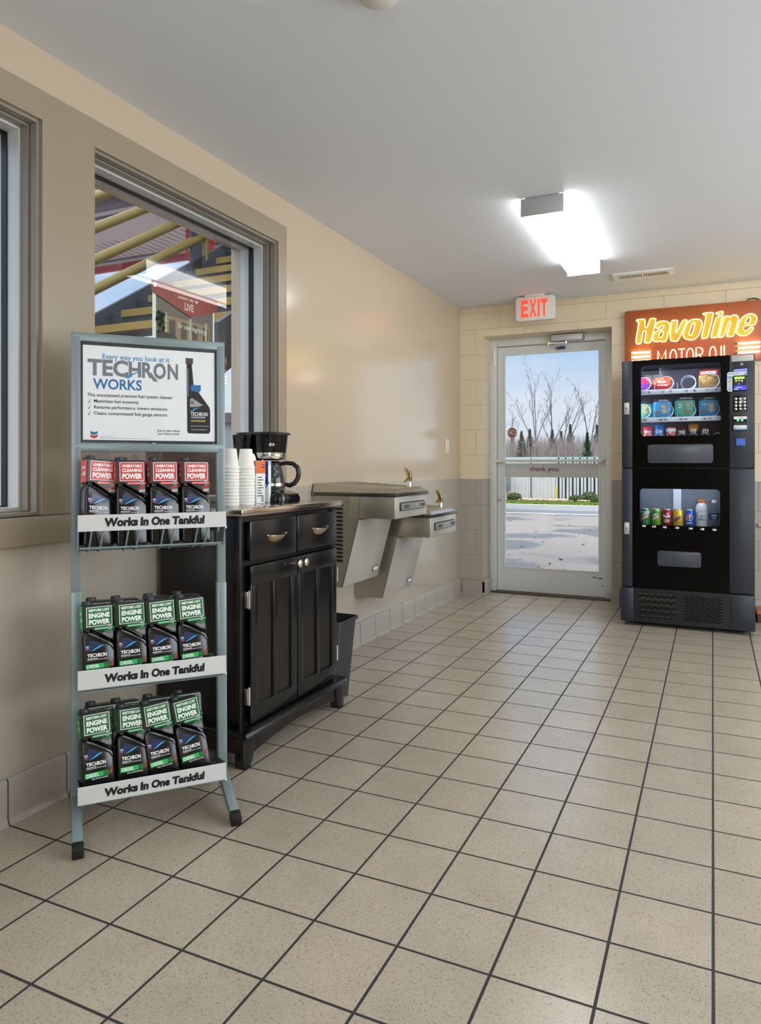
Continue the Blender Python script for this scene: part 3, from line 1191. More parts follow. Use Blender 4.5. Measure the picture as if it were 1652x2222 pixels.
# foot plate with warming disc
mb.loft([rr_loop(-0.410, -0.148, CYm - 0.082, CYm + 0.082, 0.03, ZT), rr_loop(-0.410, -0.145, CYm - 0.084, CYm + 0.084, 0.03, ZT + 0.012),
         rr_loop(-0.410, -0.150, CYm - 0.078, CYm + 0.078, 0.03, ZT + 0.034), rr_loop(-0.410, -0.185, CYm - 0.066, CYm + 0.066, 0.03, ZT + 0.046)])
mb.build('base', M_BLACKGL, cm)
mb = MB()
mb.box((-0.230, CYm - 0.0842, ZT + 0.012), (-0.210, CYm - 0.075, ZT + 0.032), 0, 0.002)
mb.box((-0.225, CYm - 0.0850, ZT + 0.018), (-0.215, CYm - 0.0842, ZT + 0.029), 1)
mb.build('switch', [M_BLACKPL, mat('switch_grey', (150, 160, 175), 0.4)], cm)
mb = MB()
mb.cyl((-0.252, CYm, ZT + 0.0455), (-0.252, CYm, ZT + 0.0500), 0.055, n=28)
mb.build('warming_plate', mat('plate_dark', (60, 60, 62), 0.3, 0.8), cm)
mb = MB()
mb.loft([rr_loop(-0.408, -0.335, CYm - 0.080, CYm + 0.080, 0.025, ZT + 0.03), rr_loop(-0.408, -0.330, CYm - 0.080, CYm + 0.080, 0.025, ZT + 0.18),
         rr_loop(-0.412, -0.310, CYm - 0.090, CYm + 0.090, 0.03, ZT + 0.29), rr_loop(-0.412, -0.310, CYm - 0.090, CYm + 0.090, 0.03, ZT + 0.292)])
mb.build('water_tank', M_BLACKGL, cm)
mb = MB()
loops = []
for r, z in ((0.050, 0.182), (0.062, 0.186), (0.068, 0.196), (0.071, 0.215), (0.078, 0.285), (0.079, 0.292)):
    loops.append([Vector((-0.262 + r * math.cos(a), CYm + r * math.sin(a), ZT + z)) for a in [2 * PI * i / 32 for i in range(32)]])
mb.loft(loops)
mb.build('brew_basket', M_BLACKGL, cm)
mb = MB()
mb.lathe([(0.064, 0.187), (0.0695, 0.196), (0.0722, 0.214), (0.0705, 0.214)], (-0.262, CYm, ZT), 32)
mb.build('trim_band', M_CHROME, cm)
mb = MB()
mb.loft([rr_loop(-0.414, -0.181, CYm - 0.093, CYm + 0.093, 0.075, ZT + 0.292, 8), rr_loop(-0.412, -0.183, CYm - 0.091, CYm + 0.091, 0.075, ZT + 0.301, 8),
         rr_loop(-0.402, -0.196, CYm - 0.08, CYm + 0.08, 0.07, ZT + 0.303, 8)])
mb.build('lid', M_BLACKPL, cm)
mb = MB()
for k in range(5):
    a = -0.62 + k * 0.05
    p0 = Vector((-0.262 + 0.0835 * math.cos(a), CYm + 0.0835 * math.sin(a), ZT + 0.247))
mb.box((-0.222, CYm - 0.072, ZT + 0.240), (-0.198, CYm - 0.058, ZT + 0.254), 0, 0.004)
mb.build('badge', M_CHROME, cm)
jg = thing('coffee_jug', 'glass coffee jug with black handle standing in the coffee maker', 'jug', (-0.252, CYm, ZT + 0.0502))
jb = Vector((-0.252, CYm, ZT + 0.0502))
mb = MB()
mb.lathe([(0.0, 0.0), (0.050, 0.0), (0.056, 0.006), (0.058, 0.022), (0.057, 0.04), (0.050, 0.08), (0.042, 0.105), (0.042, 0.112), (0.040, 0.112), (0.040, 0.105),
          (0.048, 0.08), (0.055, 0.04), (0.055, 0.008), (0.0, 0.003)], jb, 32)
mb.build('bowl', glass_mat('jug_glass', (215, 220, 222), 0.02, 1.45, gain=1.3), jg)
mb = MB()
mb.lathe([(0.0572, 0.018), (0.0592, 0.019), (0.0592, 0.030), (0.0576, 0.031)], jb, 32)
mb.build('band', M_CHROME, jg)
mb = MB()
mb.lathe([(0.036, 0.108), (0.045, 0.110), (0.046, 0.118), (0.036, 0.124), (0.0, 0.126)], jb, 28)
mb.build('lid', M_BLACKPL, jg)
mb = MB()
hd = Vector((math.cos(0.35), math.sin(0.35), 0))
pts = [jb + hd * a + ZA * z for a, z in ((0.040, 0.113), (0.060, 0.119), (0.092, 0.116), (0.113, 0.100), (0.119, 0.075), (0.114, 0.050), (0.100, 0.030), (0.078, 0.020), (0.056, 0.026))]
mb.tube(pts, [0.008, 0.009, 0.010, 0.011, 0.011, 0.011, 0.011, 0.010, 0.008], 10)
mb.build('handle', M_BLACKPL, jg)

# ================================================================== WASTE BIN
bn = thing('waste_bin', 'dark grey plastic waste bin on the floor behind the cabinet', 'waste bin', (-0.16, 1.70, 0))
mb = MB()
Lp = lambda x0, x1, y0, y1, z, r=0.03: rr_loop(x0, x1, y0, y1, r, z)
mb.loft([Lp(-0.250, -0.055, 1.612, 1.752, 0.0), Lp(-0.275, -0.030, 1.594, 1.782, 0.355), Lp(-0.283, -0.022, 1.588, 1.790, 0.355),
         Lp(-0.283, -0.022, 1.588, 1.790, 0.368), Lp(-0.274, -0.031, 1.596, 1.782, 0.368), Lp(-0.246, -0.059, 1.616, 1.748, 0.006)])
mb.build('bin_body', mat('bin_plastic', (44, 45, 49), 0.4, 0, 0.05, 5, 0.05, 150), bn)

# ================================================================== DRINKING FOUNTAINS
M_FBODY = mat('fountain_side', (172, 166, 148), 0.36, 0.75, 0.05, 4, aniso=True)
M_FPANEL = mat('fountain_panel', (206, 202, 195), 0.34, 0.6, 0.05, 4, aniso=True)
M_FDARK = mat('fountain_band', (92, 92, 84), 0.3, 0.8, 0.05)


def fountain(dy, dz, label, louvres):
    y0, y1 = 2.025 + dy, 2.465 + dy
    Z = lambda z: z + dz
    t = thing('drinking_fountain', label, 'drinking fountain', (XW, (y0 + y1) / 2, Z(0.445)))
    xf = 0.055
    mb = MB()
    # pedestal and head as one side profile
    mb.prism([(XW + 0.001, Z(0.445)), (-0.25, Z(0.445)), (-0.152, Z(0.805)), (-0.152, Z(0.925)), (XW + 0.001, Z(0.925))], (0, y0 + 0.001, 0), XA, ZA, YA, y1 - y0 - 0.002, 0)
    mb.box((-0.20, y0, Z(0.810)), (xf, y1, Z(0.926)), 0, 0.003)
    mb.prism([(-0.150, Z(0.815)), (-0.1488, Z(0.815)), (-0.138, Z(0.925)), (-0.1395, Z(0.925))], (0, y0 - 0.0006, 0), XA, ZA, YA, 0.002, 1)
    mb.build('body', [M_FBODY, M_FDARK], t)
    mb = MB()
    n = Vector((0.36, 0, -0.098)).normalized()
    d = Vector((-0.098, 0, -0.36)).normalized()
    O = Vector((-0.152, y0 + 0.008, Z(0.805))) + n * 0.0005
    mb.prism([(-0.005, 0.002), (y1 - y0 - 0.011, 0.002), (y1 - y0 - 0.011, 0.372), (-0.005, 0.372)], O - n * 0.0003, YA, d, n, 0.001, 1)
    mb.prism([(0, 0.004), (y1 - y0 - 0.016, 0.004), (y1 - y0 - 0.016, 0.370), (0, 0.370)], O, YA, d, n, 0.004, 0, 0.001)
    p = mb.build('front_panel', [M_FPANEL, M_FDARK], t)
    mb = MB()
    O2 = O + n * 0.0035
    mb.prism(rrect(0.330, 0.300, 0.395, 0.328, 0.005), O2, YA, d, n, 0.003, 0, 0.001)
    mb.prism(rrect(0.335, 0.304, 0.390, 0.324, 0.003), O2 + n * 0.003, YA, d, n, 0.001, 1)
    mb.build('badge', [mat('badge_rim', (70, 70, 72), 0.4), mat('badge_plate', (214, 216, 222), 0.35)], p)
    mb = MB()
    mb.box((xf - 0.004, y0 + 0.002, Z(0.812)), (xf + 0.002, y1 - 0.002, Z(0.924)), 0, 0.002)
    mb.build('head_front', M_FPANEL, t)
    # stainless basin top
    mb = MB()
    mb.box((XW + 0.001, y0 - 0.006, Z(0.922)), (xf + 0.010, y1 + 0.006, Z(0.941)), 1, 0.003)
    outer = [Vector((p_[0], p_[1], 0)) for p_ in rrect(XW + 0.002, y0 - 0.005, xf + 0.009, y1 + 0.005, 0.012, 6)]

    def top(z_f, z_b, x0, x1, ya, yb, r):
        return [Vector((q[0], q[1], Z(z_b + (z_f - z_b) * (q[0] - XW) / (xf - XW)))) for q in rrect(x0, ya, x1, yb, r, 6)]
    mb.loft([top(0.941, 0.941, XW + 0.002, xf + 0.008, y0 - 0.004, y1 + 0.004, 0.012), top(0.950, 0.986, XW + 0.004, xf - 0.004, y0 + 0.008, y1 - 0.008, 0.014),
             top(0.964, 0.990, XW + 0.012, xf - 0.022, y0 + 0.022, y1 - 0.022, 0.02), top(0.965, 0.990, XW + 0.05, xf - 0.05, y0 + 0.045, y1 - 0.045, 0.05),
             top(0.956, 0.972, XW + 0.07, xf - 0.065, y0 + 0.062, y1 - 0.062, 0.06), top(0.942, 0.944, XW + 0.11, xf - 0.10, y0 + 0.10, y1 - 0.10, 0.06)], 0)
    mb.cyl((XW + 0.012, y0 - 0.008, Z(0.932)), (XW + 0.012, y0 - 0.004, Z(0.932)), 0.004, n=10, mi=0)
    mb.build('basin_top', [M_STEEL, M_FDARK], t)
    # bubbler: curved guard fin on a chrome stub
    bxp, byp = -0.012, y1 - 0.085
    mb = MB()
    mb.cyl((bxp, byp, Z(0.962)), (bxp, byp, Z(0.990)), 0.014, 0.012, n=16, mi=1)
    mb.cyl((bxp, byp + 0.024, Z(0.962)), (bxp, byp + 0.018, Z(1.02)), 0.006, n=10, mi=1)
    mb.cyl((bxp - 0.004, byp - 0.014, Z(1.0)), (bxp, byp + 0.02, Z(1.012)), 0.007, n=10, mi=1)
    fin = [(-0.034, 0.106), (-0.010, 0.107), (0.004, 0.090), (0.012, 0.066), (0.013, 0.040), (0.004, 0.034), (-0.010, 0.038), (-0.036, 0.026), (-0.014, 0.054), (-0.018, 0.078), (-0.027, 0.094)]
    mb.prism(fin, (bxp, byp - 0.012, Z(0.962)), XA, ZA, YA, 0.024, 0, 0.003)
    mb.build('bubbler', [M_BRASSY, M_CHROME], t)
    # push bar with raised letters
    mb = MB()
    mb.prism(rrect(y0 + 0.055, Z(0.848), y1 - 0.045, Z(0.892), 0.006), (xf + 0.002, 0, 0), YA, ZA, XA, 0.004, 1)
    mb.prism(rrect(y0 + 0.062, Z(0.853), y1 - 0.052, Z(0.887), 0.004), (xf + 0.006, 0, 0), YA, ZA, XA, 0.012, 0, 0.003)
    for yy in (y0 + 0.082, y1 - 0.138):
        mb.text('PUSH', (xf + 0.0186, yy, Z(0.861)), YA, ZA, w=0.066, h=0.019, mi=1, bold=0.03)
    mb.build('push_bar', [mat('push_bar_steel', (170, 168, 162), 0.32, 0.6), mat('push_bar_rim', (44, 44, 46), 0.4)], t, smooth=25)
    if louvres:
        mb = MB()
        for k in range(15):
            z = Z(0.882 - k * 0.0208)
            mb.prism([(-0.330, z), (-0.246, z), (-0.240, z - 0.008), (-0.240, z - 0.0135), (-0.330, z - 0.0135)], (0, y0 - 0.0004, 0), XA, ZA, YA, 0.001, 1)
            mb.prism([(-0.330, z - 0.0125), (-0.243, z - 0.0125), (-0.240, z - 0.0155), (-0.330, z - 0.0155)], (0, y0 - 0.004, 0), XA, ZA, YA, 0.005, 0)
        mb.build('louvres', [M_FBODY, mat('louvre_dark', (16, 16, 14), 0.7)], t, smooth=0)
    return t


fountain(0, 0, 'taller stainless drinking fountain on the left wall, nearer the cabinet', True)
fountain(0.497, -0.139, 'lower stainless drinking fountain on the left wall, nearer the glass door', False)

# ================================================================== METAL DISPLAY RACK
UD = Vector((math.sin(math.radians(40.5)), math.cos(math.radians(40.5)), 0))    # along the rack
ND = Vector((math.cos(math.radians(40.5)), -math.sin(math.radians(40.5)), 0))   # towards the shopper
RK = UD * 0.300 + ND * (-0.350)
ROT = math.radians(49.5)
M_RACK = mat('rack_blue_grey', (122, 138, 140), 0.32, 0.1, 0.05, 8)
M_LIP = mat('tray_lip', (212, 215, 214), 0.4, 0.05, 0.02)
M_NAVYTX = mat('navy_print', (22, 24, 34), 0.5)
rk = thing('display_rack', 'blue-grey metal display rack with a poster and three bottle trays', 'display rack', RK, ROT)


def R(u, n, z):
    return Vector((u - 0.300, -0.350 - n, z))


def nz(z):            # uprights lean back a little
    return -0.372 - 0.033 * (z - 0.06) / 1.43


mb = MB()
for u in (0.0785, 0.5165):
    mb.bar(R(u, nz(0.06), 0.06), R(u, nz(0.70), 0.70), 0.030, 0.030, 0, 0.002)
    mb.bar(R(u, nz(0.695), 0.695), R(u, nz(1.487), 1.487), 0.0265, 0.0265, 0, 0.002)
for z in (1.4735, 1.1375):
    mb.bar(R(0.068, nz(z), z), R(0.527, nz(z), z), 0.0265, 0.0262, 0, 0.002, up=(0, 0, 1))
mb.bar(R(0.0785, nz(0.12), 0.10), R(0.5165, nz(0.12), 0.10), 0.02, 0.02, 0, 0.002)
mb.build('frame', M_RACK, rk, local=True)
for u in (0.0785, 0.5165):
    for nf, zz in ((-0.160, 0.006), (-0.560, 0.006)):
        mb = MB()
        a, b = R(u, nz(0.06), 0.085), R(u, nf, 0.014)
        d = (b - a).normalized()
        mb.bar(a, b - d * 0.034, 0.028, 0.028, 0, 0.002)
        lg = mb.build('leg', M_RACK, rk, local=True)
        mb = MB()
        mb.bar(b - d * 0.036, b, 0.031, 0.031, 0, 0.004)
        mb.build('rubber_foot', M_RUBBER, lg, local=True)

# poster
SW, SH = 0.405, 0.297
SO = R(0.0955, nz(1.16) + 0.006, 1.157)
SU, SV = Vector((1, 0, 0)), (Vector((0, 0.033 / 1.43, 1))).normalized()
SN = Vector((0, -1, 0))


def sp(s_, t_, lift=0.0):
    return SO + SU * (s_ * SW) + SV * ((1 - t_) * SH) + SN * lift


mb = MB()
mb.prism([(0, 0), (SW, 0), (SW, SH), (0, SH)], SO - SN * 0.006, SU, SV, SN, 0.006, 0)
for a, b in (((-0.004, -0.004), (SW + 0.004, 0.003)), ((-0.004, SH - 0.003), (SW + 0.004, SH + 0.004)), ((-0.004, 0), (0.003, SH)), ((SW - 0.003, 0), (SW + 0.004, SH))):
    mb.prism([(a[0], a[1]), (b[0], a[1]), (b[0], b[1]), (a[0], b[1])], SO - SN * 0.007, SU, SV, SN, 0.0085, 1)


def st(body, s0, s1, t0, t1, mi, **k):
    k.setdefault('bold', 0.012)
    mb.text(body, sp(s0, t1, 0.0005), SU, SV, w=(s1 - s0) * SW, h=(t1 - t0) * SH, mi=mi, **k)


st('Every way you look at it', 0.145, 0.640, 0.092, 0.163, 2)
st('TEC', 0.040, 0.330, 0.150, 0.325, 3, bold=0.034)
st('H', 0.335, 0.425, 0.158, 0.322, 3, bold=0.034)
st('R', 0.432, 0.515, 0.157, 0.324, 3, bold=0.034)
st('O', 0.518, 0.612, 0.157, 0.330, 3, bold=0.034)
st('N', 0.625, 0.705, 0.160, 0.328, 3, bold=0.034)
mb.shape([(0.478 * SW, 0.735 * SH), (0.500 * SW, 0.735 * SH), (0.552 * SW, 0.642 * SH), (0.520 * SW, 0.642 * SH)], SO + SN * 0.0006, SU, SV, 3)
mb.shape([(0.30 * SW, 0.672 * SH), (0.345 * SW, 0.705 * SH), (0.395 * SW, 0.735 * SH), (0.435 * SW, 0.742 * SH), (0.38 * SW, 0.715 * SH), (0.35 * SW, 0.685 * SH), (0.335 * SW, 0.660 * SH)],
         SO + SN * 0.0009, SU, SV, 2)
st('WORKS', 0.078, 0.430, 0.352, 0.462, 4, bold=0.02)
st('This unsurpassed premium fuel system cleaner:', 0.038, 0.665, 0.505, 0.552, 5)
for i, s_ in enumerate(('Maximizes fuel economy', 'Restores performance, lowers emissions', 'Cleans contaminated fuel gauge sensors')):
    tt = 0.568 + i * 0.063
    st(s_, 0.085, (0.408, 0.622, 0.620)[i], tt, tt + 0.046, 5)
    mb.shape([(0.042 * SW, (1 - tt - 0.030) * SH), (0.046 * SW, (1 - tt - 0.026) * SH), (0.049 * SW, (1 - tt - 0.034) * SH), (0.060 * SW, (1 - tt + 0.004) * SH), (0.0625 * SW, (1 - tt + 0.004) * SH),
              (0.050 * SW, (1 - tt - 0.043) * SH)], SO + SN * 0.0006, SU, SV, 5)
st('Scan to learn about', 0.545, 0.718, 0.868, 0.892, 5, shear=0.2)
st('how Techron works', 0.550, 0.712, 0.902, 0.925, 5, shear=0.2)
mb.quad(SO + SN * 0.0005, SU, SV, 0.125 * SW, 0.045 * SH, 0.23 * SW, 0.049 * SH, 6)
mb.quad(SO + SN * 0.0005, SU, SV, 0.125 * SW, 0.027 * SH, 0.50 * SW, 0.031 * SH, 6)


def chevrons(mb, O, U, V, w, mi_b, mi_r):
    """Two stacked chevrons, blue over red."""
    O, U, V = Vector(O), Vector(U), Vector(V)
    for k, mi in ((1, mi_b), (0, mi_r)):
        y = k * w * 0.52
        mb.poly([O + U * a + V * b for a, b in ((0, y + w * 0.22), (w / 2, y), (w, y + w * 0.22), (w, y + w * 0.62), (w / 2, y + w * 0.40), (0, y + w * 0.62))], mi)


chevrons(mb, sp(0.060, 0.975, 0.0006), SU, SV, 0.020, 4, 7)
st('Chevron', 0.060, 0.109, 0.903, 0.913, 4)
# bottle printed on the poster
bp_ = [(0.765, 0.085), (0.822, 0.085), (0.822, 0.145), (0.812, 0.150), (0.826, 0.38), (0.950, 0.615), (0.956, 0.65), (0.956, 0.88), (0.945, 0.905), (0.785, 0.905), (0.775, 0.88), (0.772, 0.150), (0.765, 0.145)]
mb.shape([(a * SW, (1 - b) * SH) for a, b in bp_], SO + SN * 0.0006, SU, SV, 8)
mb.shape([(a * SW, (1 - b) * SH) for a, b in ((0.778, 0.20), (0.783, 0.20), (0.785, 0.50), (0.779, 0.50))], SO + SN * 0.0008, SU, SV, 6)
mb.shape([(a * SW, (1 - b) * SH) for a, b in ((0.765, 0.088), (0.822, 0.088), (0.822, 0.143), (0.765, 0.143))], SO + SN * 0.0009, SU, SV, 9)
mb.shape([(a * SW, (1 - b) * SH) for a, b in ((0.797, 0.53), (0.815, 0.52), (0.900, 0.595), (0.86, 0.612), (0.797, 0.618))], SO + SN * 0.0009, SU, SV, 6)
chevrons(mb, sp(0.802, 0.587, 0.0012), SU, SV, 0.0105, 4, 7)
mb.shape([(a * SW, (1 - b) * SH) for a, b in ((0.808, 0.375), (0.882, 0.375), (0.882, 0.435), (0.865, 0.455), (0.80, 0.435))], SO + SN * 0.0010, SU, SV, 4)
st('CLEANING', 0.812, 0.878, 0.385, 0.403, 0, bold=0.02)
st('POWER', 0.815, 0.875, 0.409, 0.430, 0, bold=0.02)
for (b0, s0, s1, t0, t1, mi) in (('TECHRON', 0.802, 0.935, 0.672, 0.715, 0), ('CONCENTRATE PLUS', 0.806, 0.918, 0.722, 0.738, 0), ('FUEL SYSTEM CLEANER', 0.806, 0.918, 0.758, 0.776, 10)):
    mb.text(b0, sp(s0, t1, 0.0010), SU, SV, w=(s1 - s0) * SW, h=(t1 - t0) * SH, mi=mi, bold=0.02)
mb.shape([(a * SW, (1 - b) * SH) for a, b in ((0.797, 0.66), (0.835, 0.628), (0.875, 0.622), (0.842, 0.64), (0.815, 0.665))], SO + SN * 0.0010, SU, SV, 2)
mb.quad(SO + SN * 0.0009, SU, SV, 0.800 * SW, 0.175 * SH, 0.945 * SW, 0.178 * SH, 0)
mb.quad(SO + SN * 0.0009, SU, SV, 0.805 * SW, 0.135 * SH, 0.93 * SW, 0.142 * SH, 6)
mb.build('poster', [mat('poster_white', (226, 229, 231), 0.28), mat('poster_edge', (40, 46, 48), 0.35), mat('poster_blue', (52, 138, 190), 0.4),
                    mat('poster_grey', (112, 117, 122), 0.35), mat('poster_deep_blue', (28, 104, 156), 0.4), M_BLACKTX, mat('poster_mid_grey', (150, 154, 158), 0.5),
                    mat('chevron_red', (186, 32, 44), 0.4), mat('poster_black', (20, 20, 22), 0.35), mat('poster_cap', (70, 60, 58), 0.4), mat('poster_yellow', (232, 206, 70), 0.5)], rk, local=True, smooth=0)


# trays
def tray(zb, zt, zfloor, basket, back_n=-0.44):
    u0, u1 = 0.0795, 0.5035
    nf = -0.246
    mb = MB()
    if basket:
        for k in range(4):
            for q in (0.020, 0.050):
                uu = 0.088 + k * 0.100 + q
                mb.tube([R(uu + 0.01, nf - 0.004, zb + 0.004), R(uu + 0.002, nf - 0.022, zfloor - 0.001), R(uu - 0.002, nf - 0.032, zfloor - 0.0075), R(uu - 0.004, nf - 0.19, zfloor - 0.0075)], 0.0026, 8)
        mb.tube([R(u0 + 0.006, nf - 0.0165, zfloor + 0.004), R(u1 - 0.010, nf - 0.0165, zfloor + 0.004)], 0.0032, 8)
        for nn in (-0.10, -0.19):
            mb.tube([R(u0 + 0.006, nf + nn, zfloor - 0.010), R(u1 - 0.010, nf + nn, zfloor - 0.010)], 0.003, 8)
    else:
        mb.box(R(u0 + 0.006, nf - 0.002, zfloor - 0.004), R(u1 - 0.010, nf - 0.150, zfloor - 0.002))
        mb.box(R(u0 + 0.004, nf - 0.001, zb + 0.001), R(u1 - 0.008, nf - 0.010, zb - 0.004), 0)
    for uu in (u0 + 0.001, u1 - 0.004):
        mb.prism([(-0.002, zb + 0.002), (-0.002, zt - 0.004), (-0.10, zfloor + 0.028), (-0.128, zfloor + 0.028), (-0.128, zfloor - 0.006), (-0.03, zfloor - 0.004)], R(uu, nf, 0), Vector((0, -1, 0)), ZA, Vector((1, 0, 0)), 0.003, 0)
    mb.box(R(u0 + 0.004, nf - 0.150, zfloor - 0.006), R(u1 - 0.008, nf - 0.153, zfloor + 0.03))
    tr = mb.build('tray', M_RACK, rk, local=True)
    mb = MB()
    h = zt - zb
    O = R(u0, nf, zb)
    V = (Vector((0, -0.012, h))).normalized()
    Nf = Vector((1, 0, 0)).cross(V)
    mb.prism([(0, 0), (u1 - u0, 0), (u1 - u0 - 0.004, h), (0.0, h)], O, XA, V, Nf, 0.003, 0, 0.001)
    mb.cyl(O + XA * (u1 - u0 - 0.004) - ZA * 0.002, O + XA * (u1 - u0 + 0.001) - ZA * 0.002, 0.004, n=10, mi=0)
    cx = 0.078
    for wd, x0, x1 in (('Works', 0.071, 0.163), ('In', 0.170, 0.193), ('One', 0.201, 0.254), ('Tankful', 0.260, 0.356)):
        mb.text(wd, O + XA * x0 + V * (h * 0.26) + Nf * 0.0036, XA, V, w=x1 - x0, h=0.027 if wd != 'One' else 0.0272, mi=1, bold=0.055, shear=0.04)
    mb.build('lip_label', [M_LIP, M_NAVYTX], tr, local=True, smooth=0)


tray(0.893, 0.942, 0.838, True)
tray(0.441, 0.500, 0.436, False)
tray(0.113, 0.170, 0.114, False)

# ================================================================== FUEL ADDITIVE BOTTLES
M_BOT = mat('bottle_black', (10, 11, 13), 0.16, 0, 0.2)
M_COL = mat('collar_black', (16, 17, 19), 0.35, 0, 0.1)
M_CAPG = mat('bottle_cap', (40, 42, 46), 0.5)
M_LABN = mat('label_navy', (30, 44, 84), 0.3)
M_LABB = mat('label_blue', (56, 160, 222), 0.3)
M_RED = mat('label_red', (196, 34, 28), 0.35)
M_REDS = mat('label_red_bright', (228, 58, 48), 0.35)
M_GRN = mat('label_green', (24, 104, 48), 0.35)
M_GRNS = mat('label_green_bright', (38, 172, 84), 0.35)
BS = 1.0


def make_bottle(red, label):
    root = thing('additive_bottle', label, 'bottle')
    zb = 0.0 if red else 0.024
    UX, UZ, UN = Vector((BS, 0, 0)), Vector((0, 0, BS)), Vector((0, -1, 0))
    mb = MB()
    pts = [(-0.042, zb), (0.042, zb), (0.045, zb + 0.010), (0.045, 0.126), (0.041, 0.140), (0.022, 0.153), (-0.012, 0.174), (-0.028, 0.181), (-0.040, 0.178), (-0.045, 0.166), (-0.045, zb + 0.010)]
    mb.prism(pts, (0, 0.028, 0), UX, UZ, Vector((0, -1, 0)), 0.056, 0, 0.008, 3)
    # raised shoulder ridge on the front
    rp = [(-0.030, 0.176), (-0.012, 0.166), (0.020, 0.146), (0.034, 0.136), (0.040, 0.120)]
    mb.tube([Vector((a * BS, -0.0262, b * BS)) for a, b in rp], [0.005, 0.006, 0.006, 0.005, 0.002], 8)
    for zz in (0.04, 0.055, 0.07):
        mb.tube([Vector((-0.0445 * BS, -0.018, zz * BS)), Vector((-0.0445 * BS, 0.018, zz * BS))], 0.0025, 6)
    mb.cyl((-0.027 * BS, 0, 0.172 * BS), (-0.027 * BS, 0, 0.254 * BS), 0.013, n=20)
    mb.build('body', M_BOT, root, local=True)
    mb = MB()
    n = 24
    for k in range(n):
        pass
    mb.cyl((-0.027 * BS, 0, 0.254 * BS), (-0.027 * BS, 0, 0.2655 * BS), 0.0150, 0.0142, 22)
    mb.cyl((-0.027 * BS, 0, 0.2655 * BS), (-0.027 * BS, 0, 0.267 * BS), 0.0135, 0.0125, 22)
    mb.build('cap', M_CAPG, root, local=True)
    # printed collar round the neck
    mb = MB()
    cp = [(-0.043, 0.186), (-0.022, 0.186), (0.043, 0.147), (0.0435, 0.246), (0.040, 0.253), (0.032, 0.2565), (-0.036, 0.2565), (-0.043, 0.2545)]
    mb.prism(cp, (0, 0.024, 0), UX, UZ, Vector((0, -1, 0)), 0.048, 0, 0.002, 2)
    F = Vector((0, -0.0246, 0))

    def q(x0, z0, x1, z1, mi, l=0.0):
        mb.quad(F + UN * l, UX, UZ, x0, z0, x1, z1, mi)

    def tx(b, x0, z0, w, h, mi, l=0.0012, **k):
        mb.text(b, F + UN * l + UX * x0 + UZ * z0, XA, ZA, w=w * BS, h=h * BS, mi=mi, **k)
    q(-0.0335, 0.1935, 0.0385, 0.2500, 3, 0.0002)
    q(-0.0318, 0.1952, 0.0368, 0.2483, 1, 0.0005)
    if red:
        tx('UNBEATABLE', -0.0265, 0.2345, 0.058, 0.0088, 3, bold=0.04)
        tx('CLEANING', -0.0265, 0.2205, 0.058, 0.0105, 3, bold=0.04)
        tx('POWER', -0.0265, 0.1995, 0.058, 0.0168, 3, bold=0.045)
    else:
        tx('RESTORE LOST', -0.0265, 0.2365, 0.058, 0.0076, 3, bold=0.04)
        tx('ENGINE', -0.0265, 0.2180, 0.058, 0.0142, 3, bold=0.045)
        tx('POWER', -0.0265, 0.1990, 0.058, 0.0148, 3, bold=0.045)
    q(-0.012, 0.1835, 0.0432, 0.1900, 2, 0.0003)
    tx('TREATS UP TO 20 GALLONS', -0.010, 0.1852, 0.034, 0.003, 3, 0.0008)
    for r, mi, l in ((0.0066, 0, 0.0006), (0.0056, 3, 0.0009), (0.0042, 0, 0.0012)):
        mb.shape([(0.031 + r * math.cos(2 * PI * i / 18), 0.187 + r * math.sin(2 * PI * i / 18)) for i in range(18)], F + UN * l, UX, UZ, mi)
    tx('20', 0.0282, 0.1853, 0.0056, 0.0036, 3, 0.0015)
    if red:
        for b, x0, z0, w, mi in (('DEEP', 0.0235, 0.1745, 0.016, 2), ('CLEANS', 0.0165, 0.1690, 0.023, 2), ('IN ONE', 0.0235, 0.1640, 0.016, 3), ('TANKFUL', 0.0205, 0.1595, 0.0195, 3)):
            tx(b, x0, z0, w, 0.0042, mi, bold=0.03)
    else:
        tx('CLEANS', 0.0155, 0.1755, 0.023, 0.0046, 2, bold=0.03)
        for b, x0, z0, w in (('INJECTORS', 0.0105, 0.1712, 0.029), ('COMBUSTION', 0.0125, 0.1674, 0.027), ('CHAMBERS', 0.0185, 0.1636, 0.021), ('INTAKE VALVES', 0.0235, 0.1598, 0.016), ('ETC', 0.0300, 0.1560, 0.009)):
            tx(b, x0, z0, w, 0.0026, 3)
    # coloured left side of the collar
    S = Vector((-0.0436 * BS, 0, 0))
    mb.quad(S, YA, UZ, -0.0235, 0.187, 0.0235, 0.2535, 2)
    mb.text('POWER', S + Vector((-0.0004, 0.017, 0.226 * BS)), -YA, ZA, w=0.030, h=0.010, mi=3, bold=0.03)
    for k in range(3):
        mb.quad(S - XA * 0.0004, YA, UZ, -0.016, 0.208 + k * 0.004, 0.014 - k * 0.004, 0.2105 + k * 0.004, 3)
    mb.build('printed_collar', [M_COL, M_RED if red else M_GRN, M_REDS if red else M_GRNS, M_WHITETX], root, local=True, smooth=0)
    # front label
    mb = MB()
    F = Vector((0, -0.0284, 0))
    sw = [(-0.030, 0.120), (-0.0255, 0.146), (-0.020, 0.1545)]
    mb.shape([(-0.032, 0.122), (-0.026, 0.156), (-0.010, 0.151), (0.0125, 0.1375), (0.000, 0.1395), (-0.016, 0.134), (-0.024, 0.127)], F, UX, UZ, 0)
    cur = []
    for k in range(9):
        u = k / 8
        cur.append((-0.0245 + 0.040 * u, 0.1235 + 0.016 * math.sin(u * PI * 0.56)))
    low = []
